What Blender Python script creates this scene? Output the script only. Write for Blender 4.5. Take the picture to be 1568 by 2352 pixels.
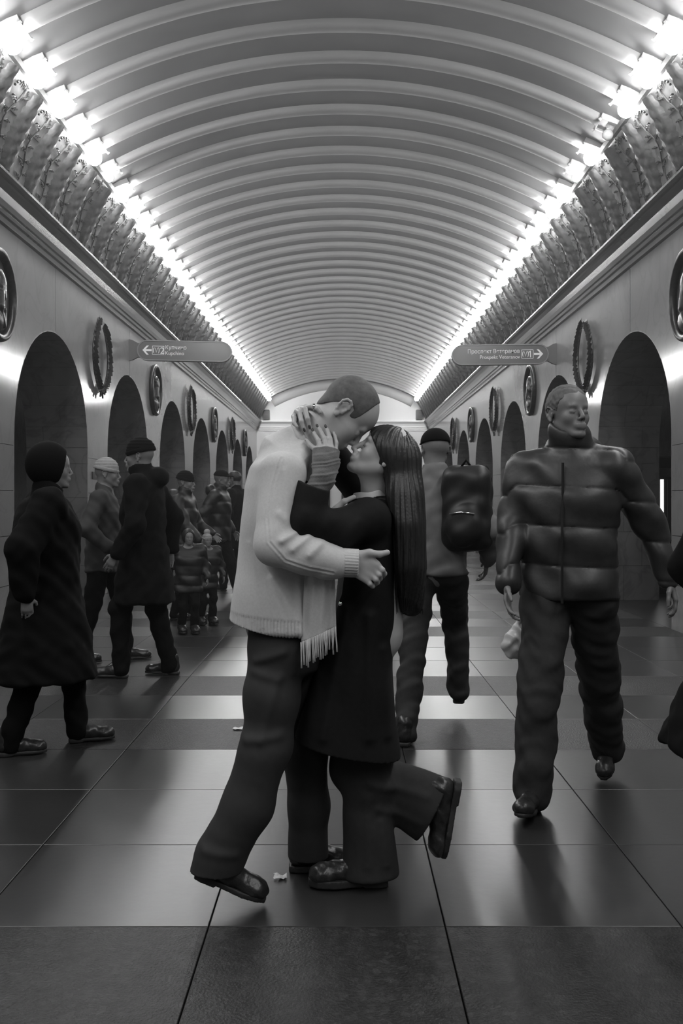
import bpy, bmesh, math, random
import numpy as np
from mathutils import Vector, Matrix

for o in list(bpy.data.objects):
    bpy.data.objects.remove(o)
SC = bpy.context.scene
COL = SC.collection
R = math.radians

# ------------------------------------------------------------------ camera, world, exposure
CAM_H = 1.32
FPX = 2287.0
cam_data = bpy.data.cameras.new('camera')
cam_data.sensor_fit = 'HORIZONTAL'
cam_data.sensor_width = 24.0
cam_data.lens = FPX * 24.0 / 1568.0
cam_data.shift_x = -3.0 / 1568.0
cam_data.shift_y = -26.0 / 1568.0
cam_data.clip_start = 0.05
cam_data.clip_end = 200
cam = bpy.data.objects.new('camera', cam_data)
cam.location = (0, 0, CAM_H)
cam.rotation_euler = (R(90), 0, 0)
COL.objects.link(cam)
SC.camera = cam

world = bpy.data.worlds.new('world')
SC.world = world
world.use_nodes = True
world.node_tree.nodes['Background'].inputs[0].default_value = (1, 1, 1, 1)
world.node_tree.nodes['Background'].inputs[1].default_value = 0.003
SC.view_settings.view_transform = 'Standard'
SC.view_settings.look = 'None'
SC.view_settings.gamma = 1
SC.view_settings.use_curve_mapping = False
SC.view_settings.exposure = 0.0
SC.cycles.max_bounces = 7
SC.cycles.diffuse_bounces = 4
SC.cycles.glossy_bounces = 3
SC.cycles.volume_bounces = 0
BULB = 90.0          # emission strength of a lit globe lamp
PLATFORM_LAMP = 2.0   # the strip lights over the two side platforms
# the lamp rows go on behind the camera: one long soft light on each ledge there
for sx in (-1, 1):
    ld = bpy.data.lights.new('ledge_light', 'AREA')
    ld.shape = 'RECTANGLE'; ld.size = 0.2; ld.size_y = 13.5; ld.energy = 270
    lo = bpy.data.objects.new('ledge_light', ld)
    lo.location = (sx * 2.72, 0.6, 5.15); lo.rotation_euler = (0, R(30) * sx, 0)
    COL.objects.link(lo)


# ------------------------------------------------------------------ helpers
def P(px, py, Y):
    """the world point that stands at distance Y on the line of sight of a pixel"""
    return np.array([(px - 787.0) * Y / FPX, Y, CAM_H - (py - 1150.0) * Y / FPX])


def mat(name, v, rough=0.6, noise=0.0, scale=8.0, bump=0.0, bscale=60.0, metal=0.0, coat=0.0, vein=0.0,
        stretch=(1, 1, 1), sheen=0.0, spec=0.5, speck=0.0):
    m = bpy.data.materials.new(name)
    m.use_nodes = True
    nt = m.node_tree
    N, L = nt.nodes, nt.links
    b = N['Principled BSDF']
    b.inputs['Base Color'].default_value = (v, v, v, 1)
    b.inputs['Roughness'].default_value = rough
    b.inputs['Metallic'].default_value = metal
    b.inputs['Coat Weight'].default_value = coat
    b.inputs['Coat Roughness'].default_value = 0.08
    b.inputs['Specular IOR Level'].default_value = spec
    if sheen:
        b.inputs['Sheen Weight'].default_value = sheen
        b.inputs['Sheen Roughness'].default_value = 0.5
    if noise or vein or bump or speck:
        tc = N.new('ShaderNodeTexCoord')
        mp = N.new('ShaderNodeMapping')
        mp.inputs['Scale'].default_value = stretch
        L.new(tc.outputs['Object'], mp.inputs[0])
        col = None
        if noise:
            n = N.new('ShaderNodeTexNoise')
            n.inputs['Scale'].default_value = scale
            n.inputs['Detail'].default_value = 6
            L.new(mp.outputs[0], n.inputs['Vector'])
            r = N.new('ShaderNodeMapRange')
            r.inputs['From Min'].default_value = 0.3
            r.inputs['From Max'].default_value = 0.7
            r.inputs['To Min'].default_value = v * (1 - noise)
            r.inputs['To Max'].default_value = v * (1 + noise)
            L.new(n.outputs['Fac'], r.inputs['Value'])
            col = r.outputs[0]
        if vein:
            n = N.new('ShaderNodeTexNoise')
            n.inputs['Scale'].default_value = 1.3
            n.inputs['Detail'].default_value = 8
            n.inputs['Distortion'].default_value = 1.5
            L.new(mp.outputs[0], n.inputs['Vector'])
            a = N.new('ShaderNodeMath'); a.operation = 'SUBTRACT'; a.inputs[1].default_value = 0.5
            L.new(n.outputs['Fac'], a.inputs[0])
            c = N.new('ShaderNodeMath'); c.operation = 'ABSOLUTE'
            L.new(a.outputs[0], c.inputs[0])
            r = N.new('ShaderNodeMapRange')
            r.inputs['From Min'].default_value = 0.0
            r.inputs['From Max'].default_value = 0.035
            r.inputs['To Min'].default_value = 1 - vein
            r.inputs['To Max'].default_value = 1
            L.new(c.outputs[0], r.inputs['Value'])
            x = N.new('ShaderNodeMath'); x.operation = 'MULTIPLY'
            L.new(r.outputs[0], x.inputs[0])
            if col:
                L.new(col, x.inputs[1])
            else:
                x.inputs[1].default_value = v
            col = x.outputs[0]
        if speck:
            n = N.new('ShaderNodeTexVoronoi')
            n.inputs['Scale'].default_value = 55
            L.new(mp.outputs[0], n.inputs['Vector'])
            s = N.new('ShaderNodeSeparateColor')
            L.new(n.outputs['Color'], s.inputs[0])
            r = N.new('ShaderNodeMapRange')
            r.inputs['From Min'].default_value = 0.55
            r.inputs['To Max'].default_value = 1 + speck
            r.inputs['To Min'].default_value = 1 - speck * 0.25
            L.new(s.outputs[0], r.inputs['Value'])
            x = N.new('ShaderNodeMath'); x.operation = 'MULTIPLY'
            L.new(r.outputs[0], x.inputs[0])
            if col:
                L.new(col, x.inputs[1])
            else:
                x.inputs[1].default_value = v
            col = x.outputs[0]
        if col:
            L.new(col, b.inputs['Base Color'])
        if bump:
            n = N.new('ShaderNodeTexNoise')
            n.inputs['Scale'].default_value = bscale
            n.inputs['Detail'].default_value = 4
            L.new(mp.outputs[0], n.inputs['Vector'])
            bp = N.new('ShaderNodeBump')
            bp.inputs['Strength'].default_value = bump
            bp.inputs['Distance'].default_value = 0.004
            L.new(n.outputs['Fac'], bp.inputs['Height'])
            L.new(bp.outputs[0], b.inputs['Normal'])
    return m


def emit(name, s, v=1.0):
    m = bpy.data.materials.new(name)
    m.use_nodes = True
    b = m.node_tree.nodes['Principled BSDF']
    b.inputs['Base Color'].default_value = (v, v, v, 1)
    b.inputs['Emission Color'].default_value = (1, 1, 1, 1)
    b.inputs['Emission Strength'].default_value = s
    return m


def tag(o, label=None, cat=None, group=None, kind=None):
    if label: o['label'] = label
    if cat: o['category'] = cat
    if group: o['group'] = group
    if kind: o['kind'] = kind
    return o


def obj(name, me, parent=None, loc=None):
    o = bpy.data.objects.new(name, me)
    COL.objects.link(o)
    if parent is not None:
        o.parent = parent
    if loc is not None:
        o.location = loc
    return o


def empty(name, loc=(0, 0, 0), rz=0.0):
    o = bpy.data.objects.new(name, None)
    o.empty_display_size = 0.1
    o.location = loc
    o.rotation_euler = (0, 0, rz)
    COL.objects.link(o)
    return o


def mesh(name, vs, fs, m=None, smooth=False, recalc=True):
    me = bpy.data.meshes.new(name)
    me.from_pydata([tuple(map(float, v)) for v in vs], [], [tuple(f) for f in fs])
    if recalc:
        bm = bmesh.new(); bm.from_mesh(me)
        bmesh.ops.recalc_face_normals(bm, faces=bm.faces)
        bm.to_mesh(me); bm.free()
    if m: me.materials.append(m)
    if smooth:
        me.polygons.foreach_set('use_smooth', [True] * len(me.polygons))
    return me


class MB:
    """collects boxes, prisms and tubes into one mesh"""
    def __init__(s): s.v = []; s.f = []

    def add(s, vs, fs):
        n = len(s.v); s.v += [tuple(map(float, v)) for v in vs]; s.f += [tuple(i + n for i in f) for f in fs]
        return s

    def box(s, a, b):
        (x0, y0, z0), (x1, y1, z1) = a, b
        return s.add([(x0, y0, z0), (x1, y0, z0), (x1, y1, z0), (x0, y1, z0), (x0, y0, z1), (x1, y0, z1), (x1, y1, z1), (x0, y1, z1)],
                     [(0, 3, 2, 1), (4, 5, 6, 7), (0, 1, 5, 4), (1, 2, 6, 5), (2, 3, 7, 6), (3, 0, 4, 7)])

    def bevbox(s, a, b, e=0.004, axis=2):
        """box whose face towards +/-axis has a small chamfer; axis 2 = top"""
        (x0, y0, z0), (x1, y1, z1) = a, b
        return s.add([(x0, y0, z0), (x1, y0, z0), (x1, y1, z0), (x0, y1, z0), (x0, y0, z1 - e), (x1, y0, z1 - e), (x1, y1, z1 - e), (x0, y1, z1 - e),
                      (x0 + e, y0 + e, z1), (x1 - e, y0 + e, z1), (x1 - e, y1 - e, z1), (x0 + e, y1 - e, z1)],
                     [(0, 3, 2, 1), (8, 9, 10, 11), (0, 1, 5, 4), (1, 2, 6, 5), (2, 3, 7, 6), (3, 0, 4, 7),
                      (4, 5, 9, 8), (5, 6, 10, 9), (6, 7, 11, 10), (7, 4, 8, 11)])

    def prism(s, poly, fn, t):
        """poly [(u,v)] mapped by fn(u,v,w) with w=0 and w=t"""
        n = len(poly)
        vs = [fn(u, v, 0) for u, v in poly] + [fn(u, v, t) for u, v in poly]
        fs = [tuple(range(n))[::-1], tuple(range(n, 2 * n))] + [(i, (i + 1) % n, n + (i + 1) % n, n + i) for i in range(n)]
        return s.add(vs, fs)

    def sweep(s, rings, closed=False, cap=True):
        """rings: list of equal-length point lists"""
        n = len(rings[0]); m = len(rings)
        vs = [p for r in rings for p in r]
        fs = []
        for i in range(m if closed else m - 1):
            for j in range(n):
                a, b = i * n, ((i + 1) % m) * n
                fs.append((a + j, a + (j + 1) % n, b + (j + 1) % n, b + j))
        if cap and not closed:
            fs.append(tuple(range(n))[::-1]); fs.append(tuple(range((m - 1) * n, m * n)))
        return s.add(vs, fs)

    def tube(s, pts, rad, n=6):
        pts = [Vector(p) for p in pts]
        if not hasattr(rad, '__len__'): rad = [rad] * len(pts)
        rings = []; ref = Vector((0.13, 0.31, 0.94))
        for i, p in enumerate(pts):
            t = (pts[min(i + 1, len(pts) - 1)] - pts[max(i - 1, 0)]).normalized()
            a = t.cross(ref)
            if a.length < 0.05: a = t.cross(Vector((1, 0, 0)))
            a.normalize(); b = t.cross(a)
            rings.append([tuple(p + (a * math.cos(k * 2 * math.pi / n) + b * math.sin(k * 2 * math.pi / n)) * rad[i]) for k in range(n)])
        return s.sweep(rings)

    def done(s, name, m=None, parent=None, smooth=False, loc=None):
        return obj(name, mesh(name, s.v, s.f, m, smooth), parent, loc)

    def me(s, name, m=None, smooth=False):
        return mesh(name, s.v, s.f, m, smooth)


def uvsphere(c, r, nu=16, nv=10, R3=None):
    vs = []; fs = []
    for j in range(nv + 1):
        th = math.pi * j / nv
        for i in range(nu):
            ph = 2 * math.pi * i / nu
            p = Vector((math.sin(th) * math.cos(ph), math.sin(th) * math.sin(ph), math.cos(th)))
            p = Vector((p.x * r[0], p.y * r[1], p.z * r[2]))
            if R3: p = R3 @ p
            vs.append(tuple(p + Vector(c)))
    for j in range(nv):
        for i in range(nu):
            fs.append((j * nu + i, j * nu + (i + 1) % nu, (j + 1) * nu + (i + 1) % nu, (j + 1) * nu + i))
    return vs, fs


# ------------------------------------------------------------------ signed-distance modelling -> surface nets
def surface_nets(V, origin, h):
    S = V < 0
    nx, ny, nz = V.shape
    c = S[:-1, :-1, :-1].astype(np.int8)
    tot = np.zeros((nx - 1, ny - 1, nz - 1), np.int8)
    for i in (0, 1):
        for j in (0, 1):
            for k in (0, 1):
                tot += S[i:nx - 1 + i, j:ny - 1 + j, k:nz - 1 + k]
    act = (tot > 0) & (tot < 8)
    ix, iy, iz = np.nonzero(act)
    idx = np.full(act.shape, -1, np.int32)
    idx[ix, iy, iz] = np.arange(len(ix), dtype=np.int32)
    acc = np.zeros((len(ix), 3)); cnt = np.zeros(len(ix))
    cor = [(i, j, k) for i in (0, 1) for j in (0, 1) for k in (0, 1)]
    cv = {q: V[ix + q[0], iy + q[1], iz + q[2]].astype(np.float64) for q in cor}
    for a in cor:
        for ax in range(3):
            if a[ax] == 0:
                b = list(a); b[ax] = 1; b = tuple(b)
                va, vb = cv[a], cv[b]
                m = (va < 0) != (vb < 0)
                t = np.where(m, va / np.where(m, va - vb, 1), 0)
                pt = np.empty((len(ix), 3)); pt[:] = a
                pt[:, ax] += t
                acc[m] += pt[m]; cnt += m
    pos = (np.stack([ix, iy, iz], 1) + acc / cnt[:, None]) * h + origin
    faces = []
    for ax in range(3):
        s0 = [slice(1, -1)] * 3; s0[ax] = slice(0, -1)
        s1 = [slice(1, -1)] * 3; s1[ax] = slice(1, None)
        A = S[tuple(s0)]; B = S[tuple(s1)]
        e = np.argwhere(A != B)
        if not len(e): continue
        flip = A[e[:, 0], e[:, 1], e[:, 2]]
        g = e.copy()
        o1, o2 = [(1, 2), (2, 0), (0, 1)][ax]
        for q in range(3):
            if q != ax: g[:, q] += 1
        def at(d1, d2):
            w = g.copy(); w[:, o1] -= d1; w[:, o2] -= d2
            return idx[w[:, 0], w[:, 1], w[:, 2]]
        q = np.stack([at(1, 1), at(0, 1), at(0, 0), at(1, 0)], 1)
        q[~flip] = q[~flip][:, ::-1]
        faces.append(q)
    F = np.concatenate(faces)
    F = F[(F >= 0).all(1)]
    return pos, F


def np_mesh(name, pos, F, m=None):
    me = bpy.data.meshes.new(name)
    me.vertices.add(len(pos)); me.vertices.foreach_set('co', pos.astype(np.float32).ravel())
    me.loops.add(len(F) * 4); me.loops.foreach_set('vertex_index', F.astype(np.int32).ravel())
    me.polygons.add(len(F)); me.polygons.foreach_set('loop_start', np.arange(len(F), dtype=np.int32) * 4)
    me.update(calc_edges=True)
    me.polygons.foreach_set('use_smooth', np.ones(len(F), bool))
    if m: me.materials.append(m)
    return me


def V3(p): return np.array([float(p[0]), float(p[1]), float(p[2])])


class Sdf:
    """smooth union of simple shapes, with optional carving, sampled only near its surface"""
    def __init__(s, k=0.02):
        s.p = []; s.k = k; s.disp = None; s.clip = []; s.dm = 0.0

    def cone(s, a, b, ra, rb=None, k=None, sub=False, flat=None):
        """tapered capsule; flat=(axis vector, factor<1) squashes it across that axis"""
        a, b = V3(a), V3(b); rb = ra if rb is None else rb
        if flat is not None:
            ax = V3(flat[0]); ax /= np.linalg.norm(ax); g = 1.0 / flat[1] - 1.0
        def f(p):
            if flat is not None:
                p = p + np.outer((p - a) @ ax, ax) * g
                bb = b + ax * ((b - a) @ ax) * g
            else:
                bb = b
            ba = bb - a; l2 = ba @ ba + 1e-12
            t = np.clip((p - a) @ ba / l2, 0, 1)
            d = p - a - t[:, None] * ba
            return np.sqrt(np.einsum('ij,ij->i', d, d)) - (ra + (rb - ra) * t)
        s.p.append((f, s.k if k is None else k, sub)); return s

    def chain(s, pts, rs, k=None, flat=None):
        for i in range(len(pts) - 1): s.cone(pts[i], pts[i + 1], rs[i], rs[i + 1], k, flat=flat)
        return s

    def ell(s, c, r, M=None, k=None, sub=False):
        c = V3(c); r = V3(r); Mi = np.eye(3) if M is None else np.asarray(M).T
        def f(p):
            q = (p - c) @ Mi.T
            a = q / r; b = q / (r * r)
            k0 = np.sqrt(np.einsum('ij,ij->i', a, a)); k1 = np.sqrt(np.einsum('ij,ij->i', b, b)) + 1e-9
            return np.where(k0 > 0.05, k0 * (k0 - 1) / k1, -r.min())
        s.p.append((f, s.k if k is None else k, sub)); return s

    def box(s, c, hsz, M=None, r=0.01, k=None, sub=False):
        c = V3(c); hs = V3(hsz) - r; Mi = np.eye(3) if M is None else np.asarray(M).T
        def f(p):
            q = np.abs((p - c) @ Mi.T) - hs
            return np.sqrt((np.maximum(q, 0) ** 2).sum(1)) + np.minimum(q.max(1), 0) - r
        s.p.append((f, s.k if k is None else k, sub)); return s

    def fn(s, f, k=None, sub=False):
        s.p.append((f, s.k if k is None else k, sub)); return s

    def loft(s, rows, k=None, pw=2.0, sub=False):
        """upright body of elliptical sections: rows of (z, cx, cy, half-x, half-y)"""
        A = np.array(sorted(rows), float)
        zs = A[:, 0]
        fine = np.linspace(zs[0], zs[-1], 80)
        T = [np.interp(fine, zs, A[:, i]) for i in range(1, 5)]
        ker = np.array([1, 2, 3, 2, 1.]) / 9
        T = [np.convolve(np.pad(t, 2, mode='edge'), ker, 'valid') for t in T]
        z0, z1 = zs[0], zs[-1]
        def f(p):
            z = np.clip(p[:, 2], z0, z1)
            cx, cy, a, b = [np.interp(z, fine, t) for t in T]
            dx = np.abs(p[:, 0] - cx); dy = np.abs(p[:, 1] - cy)
            q = ((dx / a) ** pw + (dy / b) ** pw) ** (1 / pw)
            d = (q - 1) * np.minimum(a, b)
            r = 0.02
            e = np.maximum(z0 - p[:, 2], p[:, 2] - z1) + r
            return np.minimum(np.maximum(d + r, e), 0) + np.sqrt(np.maximum(d + r, 0) ** 2 + np.maximum(e, 0) ** 2) - r
        s.p.append((f, s.k if k is None else k, sub)); return s

    def half(s, c, n):
        """keep only the side of the plane the normal points away from"""
        c = V3(c); n = V3(n); n = n / np.linalg.norm(n)
        s.clip.append(lambda p: (p - c) @ n); return s

    def clipf(s, f): s.clip.append(f); return s

    def ev(s, p, use=None):
        D = None
        for i, (f, k, sub) in enumerate(s.p):
            if use is not None and not use[i]: continue
            d = f(p)
            if sub:
                if D is None: continue
                h = np.clip(0.5 - 0.5 * (D + d) / max(k, 1e-6), 0, 1)
                D = D + (-d - D) * h + k * h * (1 - h)
            elif D is None: D = d
            else:
                h = np.clip(0.5 + 0.5 * (D - d) / max(k, 1e-6), 0, 1)
                D = D + (d - D) * h - k * h * (1 - h)
        if D is None: D = np.full(len(p), 9.0)
        if s.disp is not None: D = D - s.disp(p)
        for c in s.clip: D = np.maximum(D, c(p))
        return D

    def build(s, name, lo, hi, h, m=None, parent=None, B=12):
        lo = V3(lo); hi = V3(hi)
        n = np.maximum(np.ceil((hi - lo) / h / B).astype(int), 1)
        dim = n * B + 1
        g = np.stack(np.meshgrid(*[np.arange(q) for q in n], indexing='ij'), -1).reshape(-1, 3)
        cen = lo + (g * B + B / 2) * h
        rad = B * h * 0.5 * math.sqrt(3) * 1.08 + s.dm
        Dp = np.stack([f(cen) for f, k, sub in s.p])
        subs = np.array([x[2] for x in s.p]); ks = np.array([x[1] for x in s.p])
        pos = np.where(subs[:, None], 9.0, Dp)
        dmin = pos.min(0)
        full = s.ev(cen)
        need = np.abs(full) < rad + ks.max() * 0.5
        V = np.empty(tuple(dim), np.float32)
        for q in range(len(g)):
            x, y, z = g[q] * B
            V[x:x + B + 1, y:y + B + 1, z:z + B + 1] = full[q]
        r = np.arange(B + 1)
        loc = np.stack(np.meshgrid(r, r, r, indexing='ij'), -1).reshape(-1, 3) * h
        for q in np.nonzero(need)[0]:
            use = np.where(subs, Dp[:, q] < rad + ks + 0.01, Dp[:, q] - rad <= dmin[q] + rad + ks)
            x, y, z = g[q] * B
            V[x:x + B + 1, y:y + B + 1, z:z + B + 1] = s.ev(loc + (lo + g[q] * B * h), use).reshape(B + 1, B + 1, B + 1)
        V[0] = V[-1] = 1; V[:, 0] = V[:, -1] = 1; V[:, :, 0] = V[:, :, -1] = 1
        pts, F = surface_nets(V, lo, h)
        me = np_mesh(name, pts, F, m)
        return obj(name, me, parent)


def Rx(a): return np.array([[1, 0, 0], [0, math.cos(a), -math.sin(a)], [0, math.sin(a), math.cos(a)]])
def Ry(a): return np.array([[math.cos(a), 0, math.sin(a)], [0, 1, 0], [-math.sin(a), 0, math.cos(a)]])
def Rz(a): return np.array([[math.cos(a), -math.sin(a), 0], [math.sin(a), math.cos(a), 0], [0, 0, 1]])
# ------------------------------------------------------------------ materials of the hall
M = {}
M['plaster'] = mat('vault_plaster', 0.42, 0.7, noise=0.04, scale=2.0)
M['bay'] = mat('vault_bay_tone', 0.29, 0.75, noise=0.06, scale=2.0)  # bays between the ribs, a darker tone than the ribs
M['endplaster'] = mat('end_wall_plaster', 0.8, 0.7)
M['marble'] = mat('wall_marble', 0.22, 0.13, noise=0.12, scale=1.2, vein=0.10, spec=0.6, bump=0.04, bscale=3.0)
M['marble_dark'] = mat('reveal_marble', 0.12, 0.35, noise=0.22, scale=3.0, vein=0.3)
M['joint'] = mat('wall_joint', 0.06, 0.9)
M['cornice'] = mat('cornice_marble', 0.07, 0.18, noise=0.1, scale=3, spec=0.7)
M['bronze'] = mat('dark_bronze', 0.035, 0.32, noise=0.3, scale=20, metal=0.6, bump=0.3, bscale=60)
M['bronze_pale'] = mat('pale_bronze', 0.10, 0.35, noise=0.4, scale=9, metal=0.5, bump=0.3, bscale=50)  # lighter, patchier bronze for the medallion dish
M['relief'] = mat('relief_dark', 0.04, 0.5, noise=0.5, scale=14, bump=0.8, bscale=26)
M['relief_light'] = mat('relief_light', 0.14, 0.6, noise=0.25, scale=9, bump=0.5, bscale=30)
M['vine'] = mat('relief_vine', 0.04, 0.5)
M['slab'] = mat('floor_slab', 0.022, 0.32, noise=0.16, scale=1.7, bump=0.10, bscale=22, spec=0.5)
M['slab_b'] = mat('floor_slab_pale', 0.028, 0.31, noise=0.16, scale=1.6, bump=0.10, bscale=20, spec=0.5)
M['granite'] = mat('floor_granite', 0.018, 0.42, spec=0.34, noise=0.25, scale=14, bump=0.9, bscale=110, speck=0.7)
M['grout'] = mat('floor_grout', 0.02, 0.9)
M['bulb'] = emit('lit_globe', BULB)
M['bulb_dim'] = emit('dim_globe', BULB * 0.3)
M['glass_off'] = mat('unlit_globe', 0.7, 0.15)
M['holder'] = mat('lamp_holder', 0.5, 0.35)
M['metal'] = mat('brushed_metal', 0.45, 0.3, metal=0.9)
M['dark'] = mat('dark_paint', 0.03, 0.4)

W = 3.38
Y_END = 39.1
Y_BACK = -7.0
PIT = 4.07
A_C = [11.72 + PIT * k for k in range(7)]     # arch centres
A_A, A_S, A_B = 1.48, 2.02, 1.28              # half-width, springing, rise
Z_TOP = 4.07
LAMP_X, LAMP_Z = 2.82, CAM_H + 3.91
LAMP_P = 0.7015
LAMP_Y0 = 8.46
N_LAMP = 43
N_RIB = 43

# ------------------------------------------------------------------ floor
floor = obj('floor', MB().box((-3.38, Y_BACK, -0.25), (3.38, Y_END, -0.012)).me('floor', M['grout']))
tag(floor, kind='structure')
XE = [-3.38] + [0.317 + 0.7335 * j for j in range(-4, 4)] + [3.38]
rowY = [3.087 + 0.7335 * k for k in range(-4, 50)]
GRAN = {-1, 3, 5, 9, 11, 15, 17, 21, 23, 27, 29, 33, 35}
random.seed(4)
tile_me = {}
far = MB()
far_g = MB()
for k in range(-4, 49):
    y0 = 3.087 + 0.7335 * k
    for j in range(len(XE) - 1):
        x0, x1 = XE[j], XE[j + 1]
        e = 0.0022
        g = k in GRAN
        if y0 < 17.5:
            if y0 + 0.74 < 1.9: continue
            w = round(x1 - x0, 3)
            kind = 'granite' if g else ('slab_b' if random.random() < 0.4 else 'slab')
            key = (w, kind)
            if key not in tile_me:
                tile_me[key] = MB().bevbox((e, e, -0.02), (w - e, 0.7335 - e, 0.0), 0.0015).me('tile', M[kind])
            t = obj('tile', tile_me[key], floor, (x0, y0, random.uniform(-0.0008, 0)))
        else:
            y1 = min(y0 + 0.7335, Y_END)
            if y0 >= Y_END: continue
            (far_g if g else far).box((x0 + e, y0 + e, -0.02), (x1 - e, y1 - e, 0))
tag(far.done('distant_tiles', M['slab'], floor), kind='stuff')
tag(far_g.done('distant_granite_tiles', M['granite'], floor), kind='stuff')
tag(MB().box((-3.38, Y_BACK, -0.02), (3.38, 1.65, 0)).done('near_paving', M['slab'], floor), kind='structure')
for sgn, nm in ((-1, 'left'), (1, 'right')):
    f2 = MB().box((min(sgn * 3.38, sgn * 8.2), Y_BACK, -0.25), (max(sgn * 3.38, sgn * 8.2), Y_END, 0.0)).done('floor_platform_' + nm, M['slab'])
    tag(f2, kind='structure')


# ------------------------------------------------------------------ side walls with arches
def arch_pts(c, n=14, a=A_A, b=A_B, s=A_S):
    return [(c + a * math.cos(t), s + b * math.sin(t)) for t in [math.pi * i / n for i in range(n + 1)]]


def wall(sgn, name):
    core = MB()
    def fn(u, v, w): return (sgn * (W + 0.03 + w), u, v)
    # plain run before the first arch, then one pier piece from arch centre to arch centre
    piers = [(None, A_C[0])] + [(A_C[i], A_C[i + 1]) for i in range(6)] + [(A_C[-1], None)]
    def outline(l, r, zlo, ztop, gap, y_l, y_r):
        pts = []
        n = 12
        if l is None: pts += [(y_l, zlo), (y_l, ztop)][::-1]
        # build clockwise from top-left
        out = []
        if l is None:
            out += [(y_l, ztop), (y_l, zlo)]
        else:
            out += [(l + gap, ztop)]
            for i in range(n + 1):
                t = math.pi / 2 * (1 - i / n)
                yy = l + A_A * math.cos(t); zz = A_S + A_B * math.sin(t)
                if zz > zlo or zlo < A_S: out.append((max(yy, l + gap), zz))
            out.append((l + A_A, zlo))
        if r is None:
            out += [(y_r, zlo), (y_r, ztop)]
        else:
            out.append((r - A_A, zlo))
            for i in range(n + 1):
                t = math.pi / 2 * (i / n)
                yy = r - A_A * math.cos(t); zz = A_S + A_B * math.sin(t)
                out.append((min(yy, r - gap), zz))
            out += [(r - gap, ztop)]
        return out
    for l, r in piers:
        core.prism(outline(l, r, 0.0, Z_TOP, 0.0, Y_BACK, Y_END), fn, 0.72)
    w = core.done(name, M['joint'])
    tag(w, kind='structure')
    def fs(u, v, q): return (sgn * (W + 0.04 - q), u, v)
    rows = [(0.0, 0.46), (0.466, 0.96), (0.966, 1.42), (1.426, 1.885)]
    for l, r in piers:
        o = MB().prism(outline(l, r, 1.89, Z_TOP, 0.009, Y_BACK, Y_END), fs, 0.04).done('marble_panel', M['marble'], w)
        for z0, z1 in rows:
            a0 = Y_BACK if l is None else l + A_A
            a1 = Y_END if r is None else r - A_A
            MB().prism([(a0, z0), (a1, z0), (a1, z1), (a0, z1)], fs, 0.04).done('marble_slab', M['marble'], w)
    # reveals: courses of stone round each opening, 0.81 deep
    D = 0.81
    zc = [0.0, 0.46, 0.91, 1.36, 1.81, 2.02]
    key = {}
    blocks = []
    for z0, z1 in zip(zc[:-1], zc[1:]):
        blocks.append([(A_A, z0), (A_A, z1)])
    NB = 7
    for i in range(NB):
        t0, t1 = math.pi / 2 * i / NB, math.pi / 2 * (i + 1) / NB
        blocks.append([(A_A * math.cos(t), A_S + A_B * math.sin(t)) for t in (t0, (t0 + t1) / 2, t1)])
    bm_me = {}
    for bi, bl in enumerate(blocks):
        cuts = [0.0, 0.34, D] if bi % 2 == 0 else [0.0, 0.58, D]
        for ci in range(2):
            x0, x1 = cuts[ci] + (0.002 if ci else 0.0), cuts[ci + 1] - 0.002
            for side in (1, -1):
                mb = MB()
                pts = [(side * u, v) for u, v in bl]
                g = 0.0025
                (ua, va), (ub, vb) = pts[0], pts[-1]
                L = math.hypot(ub - ua, vb - va)
                pts[0] = (ua + (ub - ua) / L * g, va + (vb - va) / L * g)
                pts[-1] = (ub - (ub - ua) / L * g, vb - (vb - va) / L * g)
                out = [(u * 1.012, v + (0.012 if v > A_S + .1 else 0)) for u, v in pts][::-1]
                pts = [(u * 0.992, v - (0.010 if v > A_S + .1 else 0)) for u, v in pts]
                poly = pts + out
                mb.prism(poly, lambda u, v, q, x0=x0, x1=x1: (sgn * (x0 + (x1 - x0) * q), u, v), 1.0)
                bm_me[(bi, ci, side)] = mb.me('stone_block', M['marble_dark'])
    for ai, c in enumerate(A_C):
        for (bi, ci, side), me in bm_me.items():
            if side == 1 or ai < 1:
                if ai > 3 and ci == 1 and bi > 4: pass
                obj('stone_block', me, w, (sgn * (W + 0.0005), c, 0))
    return w


wall_l = wall(-1, 'wall_left')
wall_r = wall(1, 'wall_right')

# platforms beyond the arches: outer walls, ceilings, strip lights, a train-side cabinet
for sgn, nm in ((-1, 'left'), (1, 'right')):
    x = sgn * 8.2
    o = MB().box((min(x, x + sgn * .2), Y_BACK, 0), (max(x, x + sgn * .2), Y_END, 4.6)).done('wall_platform_' + nm, M['marble_dark'])
    tag(o, kind='structure')
    o = MB().box((min(sgn * 3.5, sgn * 8.4), Y_BACK, 4.4), (max(sgn * 3.5, sgn * 8.4), Y_END, 4.6)).done('ceiling_platform_' + nm, M['plaster'])
    tag(o, kind='structure')
for sgn, nm in ((-1, 'left'), (1, 'right')):
    for i, yy in enumerate((13.8, 22, 30)):
        t = empty('strip_light', (sgn * 6.2, yy, 4.4))
        tag(t, '%s strip light under the %s platform ceiling behind the arches' % (('nearest', 'middle', 'farthest')[i], nm), 'ceiling light', 'strip lights over the platforms')
        MB().box((-.09, -1.2, -.06), (.09, 1.2, 0.0)).done('housing', M['holder'], t)
        MB().box((-.06, -1.15, -.09), (.06, 1.15, -.06)).done('tube', emit('strip', PLATFORM_LAMP), t)

# ------------------------------------------------------------------ vault
H_SURF, H_RIB = CAM_H + 4.735, 0.075
FX, FZ = 2.90, CAM_H + 3.97


def vault_curve(x, lift=0.0):
    rise = H_SURF - FZ
    Rr = (FX ** 2 + rise ** 2) / (2 * rise)
    a = math.asin(FX / Rr)
    return Rr, a


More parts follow.
